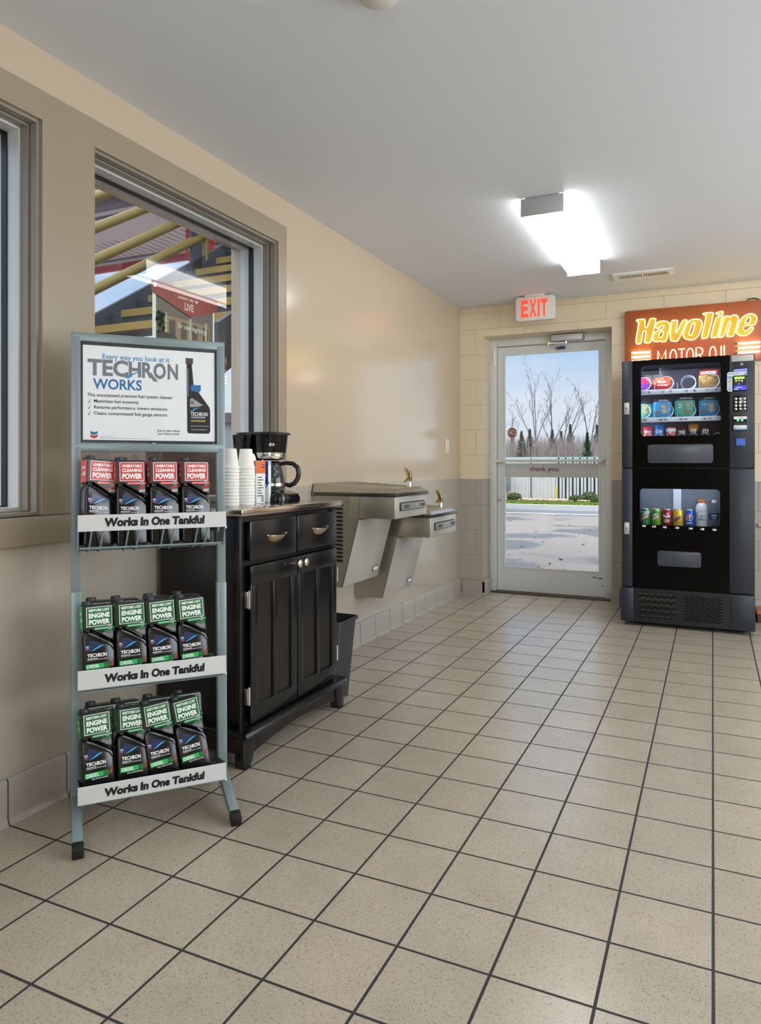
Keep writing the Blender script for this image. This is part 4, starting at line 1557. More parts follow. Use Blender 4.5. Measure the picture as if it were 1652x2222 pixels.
    for k in range(9):
        u = 1 - k / 8
        low.append((-0.0245 + 0.040 * u, 0.1235 + 0.016 * math.sin(u * PI * 0.56) - 0.0052 * math.sin(u * PI) - 0.0002))
    mb.shape(cur + low[1:-1], F + UN * 0.0003, UX, UZ, 1)
    chevrons(mb, F + UN * 0.0004 + UX * -0.037 + UZ * 0.1275, UX, UZ, 0.0085, 1, 2)
    mb.quad(F + UN * 0.0002, UX, UZ, -0.037, 0.1375, -0.029, 0.1395, 3)
    mb.text('TEC', F + UN * 0.0004 + UX * -0.0335 + UZ * 0.1075, XA, ZA, w=0.0225, h=0.0100, mi=3, bold=0.03)
    mb.text('HRON', F + UN * 0.0004 + UX * -0.0098 + UZ * 0.1060, XA, ZA, w=0.0300, h=0.0112, mi=3, bold=0.03)
    mb.quad(F + UN * 0.0004, UX, UZ, -0.0335, 0.1025, -0.006, 0.1040, 3)
    mb.text('COMPLETE FUEL SYSTEM CLEANER', F + UN * 0.0004 + UX * -0.033 + UZ * 0.098, XA, ZA, w=0.055, h=0.003, mi=3)
    if not red:
        mb.quad(F + UN * 0.0001, UX, UZ, -0.0385, 0.074, 0.012, 0.088, 4)
        mb.quad(F + UN * 0.0001, UX, UZ, 0.012, 0.074, 0.030, 0.088, 5)
        mb.text('DIESEL', F + UN * 0.0004 + UX * -0.035 + UZ * 0.0765, XA, ZA, w=0.035, h=0.0095, mi=3, bold=0.02)
        mb.text('FUEL SYSTEM CLEANER', F + UN * 0.0004 + UX * -0.020 + UZ * 0.068, XA, ZA, w=0.045, h=0.004, mi=3)
        mb.shape([(0.036, 0.075), (0.0385, 0.095), (0.034, 0.088), (0.030, 0.078)], F + UN * 0.0002, UX, UZ, 2)
    else:
        mb.quad(F + UN * 0.0001, UX, UZ, -0.0385, 0.080, 0.030, 0.0915, 2)
    mb.build('front_label', [M_LABN, M_LABB, mat('label_scarlet', (200, 36, 40), 0.35), M_WHITETX, M_GRNS, M_GRN], root, local=True, smooth=0)
    for ch in root.children:
        for v_ in ch.data.vertices:
            v_.co.z -= zb * BS
    return root


red0 = make_bottle(True, 'x')
grn0 = make_bottle(False, 'x')
ordn = ('leftmost', 'second from left', 'third from left', 'rightmost')
MR = Matrix.Translation(RK) @ Matrix.Rotation(ROT, 4, 'Z')


def place_bottle(src, first, u, n, z, lean, roll, yaw, label, group):
    b = src if first else copy_tree(src)
    Rm = Matrix.Rotation(math.radians(yaw), 4, 'Z') @ Matrix.Rotation(math.radians(-lean), 4, 'X') @ Matrix.Rotation(math.radians(roll), 4, 'Y')
    # keep the lowest corner of the tilted base on the tray
    low = min((Rm @ Vector((a, b_, 0))).z for a in (-0.04, 0.04) for b_ in (-0.027, 0.027))
    M = MR @ Matrix.Translation(R(u, n, z - low)) @ Rm
    b.location = M.to_translation()
    b.rotation_euler = M.to_euler()
    tag(b, label, None, group)


rows = [(0.838, 'top', 'red', ((0.131, 5, 4, 17), (0.228, 4.5, 0, 9), (0.324, 4.5, 0, 8), (0.418, 4, 0, 6))),
        (0.436, 'middle', 'green', ((0.137, 7, 0, 8), (0.231, 7, -1, 5), (0.322, 7, -2, 5), (0.413, 7, -3, 3))),
        (0.114, 'lowest', 'green', ((0.137, 12, -1, 8), (0.234, 13, 0, 5), (0.325, 13, -6, 3), (0.421, 14, -8, 2)))]
fr = {'red': True, 'green': True}
for z, tn, colr, items in rows:
    src = red0 if colr == 'red' else grn0
    for i, (u, lean, roll, yaw) in enumerate(items):
        place_bottle(src, fr[colr], u, -0.305 if tn == 'top' else -0.290, z, lean, roll, yaw,
                     'black bottle with %s collar, %s in front on the %s tray' % (colr, ordn[i], tn), 'front row bottles on the %s tray' % tn)
        fr[colr] = False
    for i in range(4):
        du = 0.012 if z > 0.5 or i == 0 else -0.012 + 0.004 * i
        place_bottle(src, False, items[i][0] + (0.010 if tn == 'top' else (0.012, -0.012, -0.008, -0.010)[i]), -0.368 if tn == 'top' else -0.356, z, items[i][1] - 1, 0, 3,
                     '%s-collared bottle in back row, behind %s one of %s tray' % (colr, ordn[i], tn), 'back row bottles on the %s tray' % tn)

# ================================================================== VENDING MACHINE
VX0, VX1, VY = 0.945, 1.748, 3.834
M_VB = mat('machine_slate', (33, 38, 47), 0.38, 0, 0.06, 4)
M_VD = mat('machine_black_glass', (3, 3, 3), 0.15, 0, 0.1, spec=0.15)
M_VI = mat('machine_interior', (120, 118, 130), 0.5, 0.2)
M_VSH = mat('machine_shelf', (215, 220, 228), 0.4, 0.1)
M_SMOKE = mat('smoky_flap', (58, 63, 70), 0.3, 0, 0.15, 6)
vm = thing('vending_machine', 'tall black snack and drink vending machine beside the glass door', 'vending machine', (1.346, 4.13, 0))
vmP = vm
mb = MB()
yb = 4.44
mb.box((VX0, VY + 0.05, 0.03), (VX0 + 0.02, yb, 1.785))
mb.box((VX1 - 0.02, VY + 0.05, 0.03), (VX1, yb, 1.785))
mb.box((VX0, VY + 0.05, 1.765), (VX1, yb, 1.787))
mb.box((VX0, yb - 0.02, 0.03), (VX1, yb, 1.785))
mb.box((VX0, VY + 0.05, 1.045), (VX1, yb, 1.085))
mb.box((VX0, VY + 0.05, 0.03), (VX1, yb, 0.05))
mb.box((1.575, VY + 0.06, 0.05), (1.60, yb, 1.785))
mb.box((VX0 + 0.02, VY + 0.06, 0.24), (1.59, yb - 0.02, 0.26))
for x in (VX0 + 0.06, VX1 - 0.06):
    for y in (VY + 0.1, yb - 0.08):
        mb.cyl((x, y, 0), (x, y, 0.032), 0.02, n=12)
mb.build('cabinet_shell', M_VB, vm)
# interior linings
mb = MB()
mb.box((0.97, 4.20, 1.09), (1.574, 4.205, 1.76), 0)
mb.box((0.966, VY + 0.07, 1.09), (0.971, 4.2, 1.76), 0)
mb.box((1.569, VY + 0.07, 1.09), (1.574, 4.2, 1.76), 0)
mb.box((0.97, 4.06, 0.50), (1.574, 4.065, 1.04), 1)
mb.box((0.97, VY + 0.07, 0.655), (1.574, 4.06, 0.665), 1)
mb.box((1.26, 4.045, 0.67), (1.31, 4.062, 0.95), 2)
mb.box((0.966, VY + 0.07, 0.67), (0.971, 4.06, 1.04), 1)
mb.box((1.569, VY + 0.07, 0.67), (1.574, 4.06, 1.04), 1)
mb.build('lining', [mat('lining_grey', (112, 106, 122), 0.5), mat('lining_steel', (120, 128, 140), 0.35, 0.4), M_VSH], vm)
# doors: a slate column each side, black glazed panel between
mb = MB()
for z0, z1 in ((1.066, 1.790), (0.262, 1.060)):
    for xa_, xb_ in ((VX0, 1.013), (1.603, VX1)):
        mb = MB()
        mb.box((xa_, VY, z0), (xb_, VY + 0.06, z1), 0, 0.004)
        mb.build('side_column', M_VB, vm)
for xa_, xb_ in ((VX0 - 0.006, 1.022), (1.606, VX1 + 0.002)):
    mb = MB()
    mb.box((xa_, VY - 0.012, 0.030), (xb_, VY + 0.06, 0.257), 0, 0.004)
    mb.build('kick_side', M_VB, vm)
win_u = rrect(1.067, 1.279, 1.553, 1.750, 0.026, 7)
win_l = rrect(1.061, 0.684, 1.549, 0.926, 0.024, 7)
sq = lambda a, b, c, d: [(a, b), (c, b), (c, d), (a, d)]
mb = MB()
mb.plate([sq(1.0135, 1.066, 1.6025, 1.790), win_u], (0, VY + 0.022, 0), XA, ZA, 0.036)
ud = mb.build('upper_door', M_VD, vm, smooth=0)
mb = MB()
mb.plate([sq(1.0135, 0.262, 1.6025, 1.060), win_l], (0, VY + 0.022, 0), XA, ZA, 0.036)
ld = mb.build('lower_door', M_VD, vm, smooth=0)
mb = MB()
for i, (px, t_) in enumerate(zip((1.087, 1.150, 1.217, 1.293, 1.376, 1.445, 1.516), ('140', '141', '142', '143', '144', '145', '146'))):
    mb.text(t_, (px - 0.011, VY + 0.0032, 0.668 - 0.0016 * i), XA, ZA, w=0.022, h=0.014, mi=0, bold=0.05)
mb.build('selection_numbers', M_WHITETX, ld, smooth=0)
M_VGL = glass_mat('machine_glass', (245, 248, 250), 0.0, 1.45)
mb = MB()
mb.box((1.055, VY + 0.041, 1.268), (1.565, VY + 0.045, 1.760))
mb.build('display_glass', M_VGL, ud, smooth=0)
mb = MB()
mb.box((1.050, VY + 0.041, 0.674), (1.560, VY + 0.045, 0.936))
mb.build('display_glass', M_VGL, ld, smooth=0)
mb = MB()
mb.prism(rrect(1.110, 1.097, 1.508, 1.221, 0.018), (0, VY + 0.004, 0), XA, ZA, -YA, 0.004, 0, 0.001)
mb.build('delivery_flap', M_SMOKE, ud)
mb = MB()
mb.prism(rrect(1.171, 0.413, 1.437, 0.514, 0.016), (0, VY + 0.004, 0), XA, ZA, -YA, 0.004, 0, 0.001)
mb.build('delivery_flap', M_SMOKE, ld)
# lower kick panel with two perforated grilles
loops = [sq(1.022, 0.030, 1.606, 0.257)]
for g0 in (1.050, 1.330):
    for r_ in range(17):
        z = 0.222 - r_ * 0.0098
        off = 0.0 if r_ % 2 == 0 else 0.019
        x = g0 + off
        while x + 0.028 < g0 + 0.242:
            loops.append(rrect(x, z - 0.0024, x + 0.028, z + 0.0024, 0.0023, 2))
            x += 0.038
mb = MB()
mb.plate(loops, (0, VY - 0.004, 0), XA, ZA, 0.006)
mb.build('kick_grille', mat('grille_black', (22, 24, 28), 0.35, 0.2), vm, smooth=0)
mb = MB()
mb.box((1.03, VY + 0.03, 0.04), (1.60, VY + 0.032, 0.25), 0)
for k in range(5):
    mb.box((1.04, VY + 0.006, 0.066 + k * 0.038), (1.30, VY + 0.016, 0.082 + k * 0.038), 1)
mb.build('condenser_fins', [mat('fin_dark', (14, 14, 14), 0.8), mat('fin_metal', (176, 164, 136), 0.4, 0.6)], vm)
# interior lamps
M_LED = mat('machine_led', (235, 240, 255), 0.4, emit=22.0, ecol=(225, 235, 255))
mb = MB()
mb.box((1.00, VY + 0.048, 1.7605), (1.555, VY + 0.078, 1.7645))
mb.box((1.02, VY + 0.08, 1.12), (1.032, VY + 0.092, 1.74))
mb.box((1.00, VY + 0.065, 0.985), (1.555, VY + 0.080, 0.995))
mb.build('interior_lamp', M_LED, vm)

# shelves with price strips, one spiral per lane
M_COIL = mat('coil_wire', (205, 210, 216), 0.3, 0.6)
lanes = (1.075, 1.218, 1.357, 1.500)
lanes3 = (1.100, 1.172, 1.247, 1.316, 1.387, 1.462, 1.535)
tags_ = {0: (('75', 1.105), ('113', 1.188), ('.75', 1.235), ('115', 1.335), ('.85', 1.385), ('117', 1.465), ('.75', 1.512)),
         1: (('121', 1.076), ('1.00', 1.170), ('123', 1.205), ('1.00', 1.296), ('125', 1.332), ('1.00', 1.440), ('127', 1.478)), 2: ()}
for k, zs in enumerate((1.592, 1.404, 1.236)):
    mb = MB()
    mb.box((0.972, VY + 0.10, zs - 0.006), (1.568, 4.195, zs))
    mb.box((0.972, VY + 0.080, zs - 0.028), (1.568, VY + 0.100, zs + 0.004), 0, 0.002)
    for lx in (lanes if k < 2 else lanes3)[:-1]:
        mb.box((lx + (0.070 if k < 2 else 0.037), VY + 0.11, zs), (lx + (0.071 if k < 2 else 0.038), 4.19, zs + 0.05), 0)
    sh = mb.build('shelf', M_VSH, vm)
    if tags_[k]:
        mb = MB()
        for t_, x in tags_[k]:
            mb.text(t_, (x, VY + 0.0794, zs - 0.020), XA, ZA, w=0.007 * len(t_), h=0.014, mi=0, bold=0.03)
        mb.build('price_tags', M_BLACKTX, sh, smooth=0)
    for lx in (lanes if k < 2 else lanes3):
        mb = MB()
        r_ = 0.046 if k < 2 else 0.029
        pts = []
        for i in range(3 * 20 + 1):
            a = 2 * PI * i / 20
            pts.append((lx + r_ * math.cos(a - PI / 2), VY + 0.098 + 0.055 * i / 20, zs + r_ + 0.003 + r_ * math.sin(a - PI / 2)))
        mb.tube(pts, 0.0022, 6)
        mb.build('spiral', M_COIL, sh)

# keypad, payment and locks on the right-hand column
mb = MB()
mb.prism(rrect(1.614, 1.745, 1.740, 1.786, 0.002), (0, VY, 0), XA, ZA, -YA, 0.004, 0, 0.001)
for k in range(6):
    mb.quad((0, VY - 0.0045, 0), XA, ZA, 1.635, 1.779 - k * 0.005, 1.728, 1.7795 - k * 0.005, 1)
mb.build('name_plate', [mat('plate_grey', (176, 174, 170), 0.35, 0.3), mat('plate_lines', (120, 120, 120), 0.5)], vm)
mb = MB()
mb.lathe([(0, -0.008), (0.007, -0.008), (0.0105, -0.005), (0.012, 0), (0, 0)], (1.673, VY, 1.727), 18, 0, 'y')
mb.lathe([(0, -0.0085), (0.004, -0.0085), (0.004, -0.008), (0, -0.008)], (1.673, VY, 1.727), 12, 1, 'y')
mb.box((1.628, VY - 0.002, 1.712), (1.633, VY + 0.001, 1.735), 1)
mb.build('door_lock', [M_CHROME, M_BLACKPL], vm)
cr = None
mb = MB()
mb.prism([(1.625, 1.655), (1.704, 1.655), (1.704, 1.680), (1.598, 1.680), (1.589, 1.672), (1.589, 1.565), (1.597, 1.555), (1.620, 1.555), (1.620, 1.648), (1.625, 1.655)][:-1], (0, VY - 0.001, 0), XA, ZA, -YA, 0.006, 0)
F = Vector((0, VY - 0.0075, 0))
mb.quad(F, XA, ZA, 1.590, 1.652, 1.618, 1.640, 1)
mb.shape([(1.680, 1.656), (1.703, 1.656), (1.703, 1.678)], F, XA, ZA, 1)
mb.text('VISA', F + Vector((1.597, 0, 1.627)), XA, ZA, w=0.017, h=0.005, mi=2, shear=0.2, bold=0.03)
mb.shape(circ(1.601, 1.617, 0.0046, 14), F, XA, ZA, 3)
mb.shape(circ(1.608, 1.617, 0.0046, 14), F - YA * 0.0003, XA, ZA, 4)
for k in range(4):
    mb.quad(F, XA, ZA, 1.597, 1.602 - k * 0.009, 1.612, 1.6035 - k * 0.009, 2)
mb.quad(F, XA, ZA, 1.598, 1.563, 1.610, 1.572, 1)
for k in range(3):
    mb.quad(F, XA, ZA, 1.594 + k * 0.022, 1.666, 1.611 + k * 0.022, 1.669, 2)
mb.build('payment_placard', [mat('placard', (196, 204, 208), 0.35), mat('placard_blue', (92, 152, 190), 0.4), mat('placard_ink', (60, 66, 84), 0.5), mat('disc_red', (206, 44, 40), 0.4), mat('disc_orange', (236, 150, 40), 0.4)], vm, smooth=0)
mb = MB()
mb.box((1.626, VY - 0.016, 1.558), (1.706, VY, 1.650), 0, 0.004)
mb.prism([(1.628, 1.682), (1.703, 1.682), (1.703, 1.697), (1.628, 1.694)], (0, VY, 0), XA, ZA, -YA, 0.012, 1)
F = Vector((0, VY - 0.0165, 0))
mb.quad(F, XA, ZA, 1.631, 1.632, 1.688, 1.646, 2)
mb.text('READY', F + Vector((1.638, -0.0003, 1.636)), XA, ZA, w=0.036, h=0.006, mi=0)
for k, mi in enumerate((2, 3, 3)):
    mb.quad(F, XA, ZA, 1.636 + k * 0.016, 1.618, 1.646 + k * 0.016, 1.625, mi)
mb.quad(F, XA, ZA, 1.639, 1.610, 1.645, 1.614, 5)
mb.quad(F, XA, ZA, 1.672, 1.610, 1.678, 1.614, 3)
mb.shape([(1.650, 1.600), (1.656, 1.604), (1.656, 1.596)], F, XA, ZA, 3)
mb.quad(F, XA, ZA, 1.660, 1.597, 1.662, 1.603, 3)
mb.quad(F, XA, ZA, 1.629, 1.562, 1.698, 1.590, 4)
mb.text('apple pay', F + Vector((1.644, -0.0004, 1.574)), XA, ZA, w=0.030, h=0.010, mi=3, bold=0.03)
mb.quad(F - YA * 0.0003, XA, ZA, 1.630, 1.564, 1.650, 1.571, 6)
mb.text('EXIT', F + Vector((1.674, -0.0004, 1.566)), XA, ZA, w=0.018, h=0.006, mi=5, bold=0.03)
mb.build('card_reader', [M_BLACKPL, mat('reader_violet', (120, 126, 226), 0.3, emit=0.5, ecol=(110, 116, 230)), mat('reader_green', (170, 230, 70), 0.4, emit=1.0, ecol=(160, 235, 70)), M_WHITETX,
                         mat('reader_blue', (30, 50, 220), 0.4, emit=0.8, ecol=(30, 50, 230)), mat('reader_red', (225, 60, 70), 0.4, emit=0.4), mat('reader_yellow', (240, 200, 60), 0.4)], vm, smooth=0)
mb = MB()
mb.prism(rrect(1.624, 1.424, 1.706, 1.528, 0.010), (0, VY, 0), XA, ZA, -YA, 0.003, 0, 0.001)
kp = mb.build('keypad', M_BLACKGL, vm)
for i in range(3):
    for j in range(4):
        mb = MB()
        mb.lathe([(0, -0.010), (0.006, -0.0095), (0.0092, -0.006), (0.0098, -0.003), (0, -0.003)], (1.640 + i * 0.0252, VY, 1.508 - j * 0.0222), 16, 0, 'y')
        mb.build('key', M_CHROME, kp)
mb = MB()
mb.box((1.618, VY - 0.010, 1.306), (1.708, VY, 1.398), 0, 0.003)
F = Vector((0, VY - 0.0105, 0))
mb.quad(F, XA, ZA, 1.628, 1.376, 1.702, 1.394, 1)
mb.text('ACCEPTS', F + Vector((1.648, -0.0003, 1.3865)), XA, ZA, w=0.034, h=0.0045, mi=0)
mb.text('$1 & $5', F + Vector((1.652, -0.0003, 1.379)), XA, ZA, w=0.026, h=0.0045, mi=0)
mb.quad(F, XA, ZA, 1.630, 1.344, 1.700, 1.354, 4)
for x in (1.652, 1.675):
    mb.shape(circ(x, 1.369, 0.006, 14), F, XA, ZA, 3)
mb.quad(F, XA, ZA, 1.628, 1.310, 1.702, 1.338, 1)
mb.quad(F - YA * 0.0003, XA, ZA, 1.629, 1.311, 1.701, 1.319, 2)
mb.quad(F - YA * 0.0003, XA, ZA, 1.633, 1.313, 1.638, 1.334, 2)
mb.text('CREDIT', F + Vector((1.642, -0.0004, 1.324)), XA, ZA, w=0.024, h=0.005, mi=0)
mb.build('bill_acceptor', [M_BLACKGL, mat('acceptor_label', (214, 212, 206), 0.4), mat('acceptor_blue', (110, 170, 210), 0.4), mat('acceptor_led', (60, 255, 150), 0.4, emit=4.0, ecol=(40, 255, 130)), M_BLACKPL], vm, smooth=0)
mb = MB()
mb.prism(rrect(1.639, 1.205, 1.697, 1.257, 0.003), (0, VY, 0), XA, ZA, -YA, 0.005, 0, 0.001)
mb.quad((0, VY - 0.0054, 0), XA, ZA, 1.643, 1.209, 1.693, 1.253, 1)
mb.build('coin_return', [mat('coin_frame', (30, 36, 52), 0.4), mat('coin_blue', (52, 92, 184), 0.4)], vm)
for z in (1.467, 0.656):
    mb = MB()
    mb.box((0.960, VY - 0.006, z - 0.040), (0.994, VY, z + 0.040), 0, 0.002)
    mb.box((0.964, VY - 0.009, z - 0.012), (0.990, VY - 0.005, z + 0.036), 1, 0.001)
    mb.lathe([(0, -0.012), (0.007, -0.012), (0.008, -0.006), (0, -0.006)], (0.977, VY, z), 14, 2, 'y')
    mb.build('latch', [mat('latch_grey', (168, 168, 164), 0.4, 0.3), M_ALU, M_CHROME], vm)


# ------------------------------------------------------------------ snacks on the shelves
def snack_bag(x, z, w, h, base, bands, label, words=(), y=VY + 0.158, chips=(), rot=0.0):
    """Pillow bag with crimped ends; bands are (v0, v1, colour) across the front, chips are tan patches printed on it."""
    cols = [base] + [b[2] for b in bands]
    mats = [mat('bag_%d_%d_%d' % c, c, 0.25, 0, 0.06, 20) for c in cols] + [M_WHITETX, mat('bag_chip', (214, 168, 116), 0.35, 0, 0.12, 40), mat('bag_chip_dark', (168, 112, 66), 0.35, 0, 0.12, 40)]
    nb = len(cols)
    mb = MB()
    nx, nz_ = 14, 20
    dep = 0.024
    ph = x * 37.0

    def width(v_):
        return w * (0.94 + 0.10 * math.sin(PI * min(1, v_ * 0.9)) - 0.05 * v_)

    def front(u, v_, s=1):
        uu, vv = 2 * u - 1, 2 * v_ - 1
        bul = max(0, 1 - abs(uu) ** 2.6) ** 0.7 * max(0, 1 - abs(vv) ** 4) ** 0.75
        wr = 0.0034 * math.sin(8 * u + 6 * v_ + ph) * math.sin(7 * v_ + ph * 0.7) * (1.2 - bul)
        return Vector((x + uu * width(v_) / 2 + rot * (v_ - 0.5) * h, y - s * (dep * bul + 0.0012) + wr, z + v_ * h * (1 - 0.05 * uu * uu * max(0, vv))))
    for s in (1, -1):
        vs = [front(i / nx, j / nz_, s) for j in range(nz_ + 1) for i in range(nx + 1)]
        for j in range(nz_):
            v_ = (j + 0.5) / nz_
            mi = 0
            for bi, (a, b, c) in enumerate(bands):
                if a <= v_ < b:
                    mi = bi + 1
            for i in range(nx):
                f = (j * (nx + 1) + i, j * (nx + 1) + i + 1, (j + 1) * (nx + 1) + i + 1, (j + 1) * (nx + 1) + i)
                mb.raw([vs[k] for k in f], [(0, 1, 2, 3)], mi)
    bmesh.ops.remove_doubles(mb.bm, verts=mb.bm.verts[:], dist=0.0002)

    def on(p, l):
        v_ = max(0.02, min(0.98, (p.z - z) / h))
        u = max(0.02, min(0.98, 0.5 + (p.x - x) / width(v_)))
        return front(u, v_) - YA * l
    for k, (cu, cv, su, sv, a0) in enumerate(chips):
        m = 5
        pts = [(math.cos(a0 + 2 * PI * i / 3), math.sin(a0 + 2 * PI * i / 3)) for i in range(3)]
        tri = []
        for i in range(3):
            for q in range(m):
                t_ = q / m
                tri.append((pts[i][0] * (1 - t_) + pts[(i + 1) % 3][0] * t_, pts[i][1] * (1 - t_) + pts[(i + 1) % 3][1] * t_))
        c_ = on(Vector((x + cu, 0, z + cv)), 0.0028)
        ring_ = [on(Vector((x + cu + a * su, 0, z + cv + b * sv)), 0.0024) for a, b in tri]
        n_ = len(ring_)
        mb.raw([c_] + ring_, [(0, i + 1, (i + 1) % n_ + 1) for i in range(n_)], nb + 1 + k % 2)
    for (t_, cx, cz, tw, th, sh) in words:
        mb.text(t_, (x + cx - tw / 2, y, z + cz), XA, ZA, w=tw, h=th, mi=nb, bold=0.03, shear=sh, f=lambda p: on(p, 0.0038))
    o = mb.build('snack_bag', mats, normals=False)
    return tag(o, label, 'snack bag', 'snacks in the vending machine')


CH = ((0.012, 0.074, 0.024, 0.020, 0.5), (-0.030, 0.038, 0.022, 0.016, 1.6), (0.018, 0.044, 0.030, 0.018, 2.4))
zz = 1.5945
snack_bag(1.072, zz, 0.095, 0.098, (170, 40, 90), ((0, 0.5, (112, 50, 140)),), 'magenta and purple snack bag at the left end of the top shelf')
snack_bag(1.192, zz, 0.118, 0.092, (214, 84, 34), ((0, 0.40, (176, 32, 30)),), 'orange and red snack bag on the top shelf', (("flamin", 0.0, 0.052, 0.06, 0.014, 0.2), ("crunchy", 0.004, 0.026, 0.07, 0.018, 0.25)))
snack_bag(1.482, zz, 0.124, 0.130, (190, 38, 44), ((0.0, 0.68, (196, 158, 84)), (0, 0.12, (150, 84, 40))), 'red and tan MUNCHIES snack bag at the right end of the top shelf', (('MUNCHIES', -0.002, 0.096, 0.098, 0.021, 0.1),), chips=((-0.03, 0.05, 0.026, 0.024, 0.3), (0.02, 0.04, 0.026, 0.022, 1.4), (0.0, 0.07, 0.022, 0.016, 2.2), (0.036, 0.072, 0.018, 0.014, 0.9)))
zz = 1.4065
TEAL, SKY, DARK, TAN = (84, 170, 150), (72, 156, 212), (60, 60, 66), (206, 160, 110)
snack_bag(1.072, zz, 0.11, 0.125, TEAL, ((0.80, 1.01, DARK),), 'green and dark snack bag at the left end of the middle shelf', (), chips=CH)
snack_bag(1.190, zz, 0.124, 0.138, SKY, ((0.78, 1.01, DARK),), 'blue snack bag with dark top, second from left on the middle shelf', (('CRACKERS', 0.01, 0.113, 0.06, 0.012, 0.1),), chips=CH)
snack_bag(1.334, zz, 0.128, 0.145, TEAL, ((0.80, 1.01, DARK),), 'teal SEA SALT snack bag with dark top on the middle shelf', (('SEA', -0.028, 0.080, 0.022, 0.012, 0), ('SALT', -0.026, 0.063, 0.026, 0.012, 0), ('CRACKER CHIPS', 0.008, 0.124, 0.08, 0.011, 0.1)), chips=((0.022, 0.088, 0.026, 0.020, 0.4), (0.014, 0.040, 0.032, 0.018, 2.2)))
snack_bag(1.482, zz, 0.124, 0.140, SKY, ((0.80, 1.01, (70, 76, 90)),), 'blue snack bag at the right end of the middle shelf', (('WHITE', -0.030, 0.078, 0.034, 0.012, 0), ('CHEDDAR', 0.0, 0.120, 0.055, 0.010, 0.1)), chips=CH)
zz = 1.2385
snack_bag(1.100, zz, 0.062, 0.112, (196, 62, 66), ((0.0, 0.4, (220, 120, 130)),), 'pinkish red candy bag, leftmost on the bottom snack shelf', (('bites', 0, 0.068, 0.046, 0.016, 0),))
snack_bag(1.172, zz, 0.062, 0.128, (44, 112, 186), ((0.0, 0.25, (36, 90, 160)),), 'blue cookie bag, second from left on the bottom snack shelf', (('Cho', 0.0, 0.066, 0.040, 0.022, 0.2),))
snack_bag(1.247, zz, 0.068, 0.108, (206, 74, 70), ((0.70, 0.9, (240, 236, 236)), (0.0, 0.3, (226, 140, 120))), 'red and white candy bag on the bottom snack shelf', (('K', 0.0, 0.055, 0.020, 0.022, 0.1),))
snack_bag(1.316, zz, 0.058, 0.104, (92, 56, 60), ((0.0, 0.2, (60, 40, 44)),), 'brown candy bar bag with white lettering in the middle of the bottom shelf', (('TWIX', 0.0, 0.060, 0.046, 0.018, 0.25),))
snack_bag(1.387, zz, 0.064, 0.128, (206, 132, 44), ((0.35, 0.62, (60, 40, 36)),), 'orange and brown candy bag marked with a white m on the bottom shelf', (('m', 0.0, 0.064, 0.034, 0.024, 0.15),))
snack_bag(1.462, zz, 0.066, 0.112, (58, 42, 40), ((0.85, 1.01, (84, 64, 60)),), 'dark brown candy bag marked with a white m, rightmost on the bottom shelf', (('m', 0.0, 0.060, 0.040, 0.026, 0.15),))


# ------------------------------------------------------------------ drinks behind the lower window
def cyl_f(cx, cy, r):
    return lambda p: Vector((cx + r * math.sin((p.x - cx) / r), cy - r * math.cos((p.x - cx) / r), p.z))


M_CANTOP = mat('can_aluminium', (200, 202, 204), 0.25, 0.9)
ZD = 0.6655
DY = VY + 0.125


def can(x, body, band, label, draw):
    t = thing('drink_can', label, 'drink can', (x, DY, ZD), 0, 'drinks in the vending machine')
    r = 0.0328
    mb = MB()
    prof = [(0.0, 0.002), (0.024, 0.0), (0.028, 0.006), (r, 0.014), (r, 0.060), (r, 0.104), (0.0275, 0.1165)]
    mb.lathe(prof, (x, DY, ZD), 28, 0)
    if band:
        mb.lathe([(r + 0.0002, band[0]), (r + 0.0002, band[1])], (x, DY, ZD), 28, 1)
    f = cyl_f(x, DY, r + 0.0006)
    draw(mb, x, f)
    mb.build('can_body', [mat('can_%d_%d_%d' % body, body, 0.25, 0.35, 0.04), mat('can_%d_%d_%d' % (band[2] if band else body), band[2] if band else body, 0.3, 0.3, 0.04),
                          M_WHITETX, mat('can_red', (198, 26, 36), 0.3), mat('can_ink_blue', (28, 40, 130), 0.3), mat('can_lime', (150, 210, 50), 0.3)], t, normals=False)
    mb = MB()
    mb.lathe([(0.0275, 0.1165), (0.0270, 0.1205), (0.0255, 0.1205), (0.0245, 0.117), (0.0, 0.117)], (x, DY, ZD), 28)
    mb.build('can_lid', M_CANTOP, t)
    return t


def wrap(mb, pts, x, f, mi, lift=0.0):
    """Patch on the can face, cut in strips so that it follows the curve."""
    vs = [f(Vector((x + a, 0, ZD + b))) for a, b in pts]
    mb.raw(vs, [tuple(range(len(vs)))], mi)


def dew(mb, x, f):
    for k in range(-5, 5):
        a0, a1 = k * 0.0055, (k + 1) * 0.0055
        s = lambda a: 0.052 + 0.55 * a
        wrap(mb, [(a0, s(a0)), (a1, s(a1)), (a1, s(a1) + 0.022), (a0, s(a0) + 0.022)], x, f, 3)
    g = lambda p: f(Vector((p.x, 0, p.z + 0.55 * (p.x - x)))) - YA * 0.0004
    mb.text('DEW', (x - 0.022, 0, ZD + 0.054), XA, ZA, w=0.044, h=0.018, mi=2, bold=0.04, shear=0.2, f=g)
    mb.text('Mtn', (x - 0.020, 0, ZD + 0.078), XA, ZA, w=0.030, h=0.016, mi=2, bold=0.04, shear=0.2, f=g)


def dew2(mb, x, f):
    dew(mb, x, f)
    wrap(mb, [(-0.012, 0.02), (0.012, 0.02), (0.010, 0.042), (-0.010, 0.042)], x, f, 2)


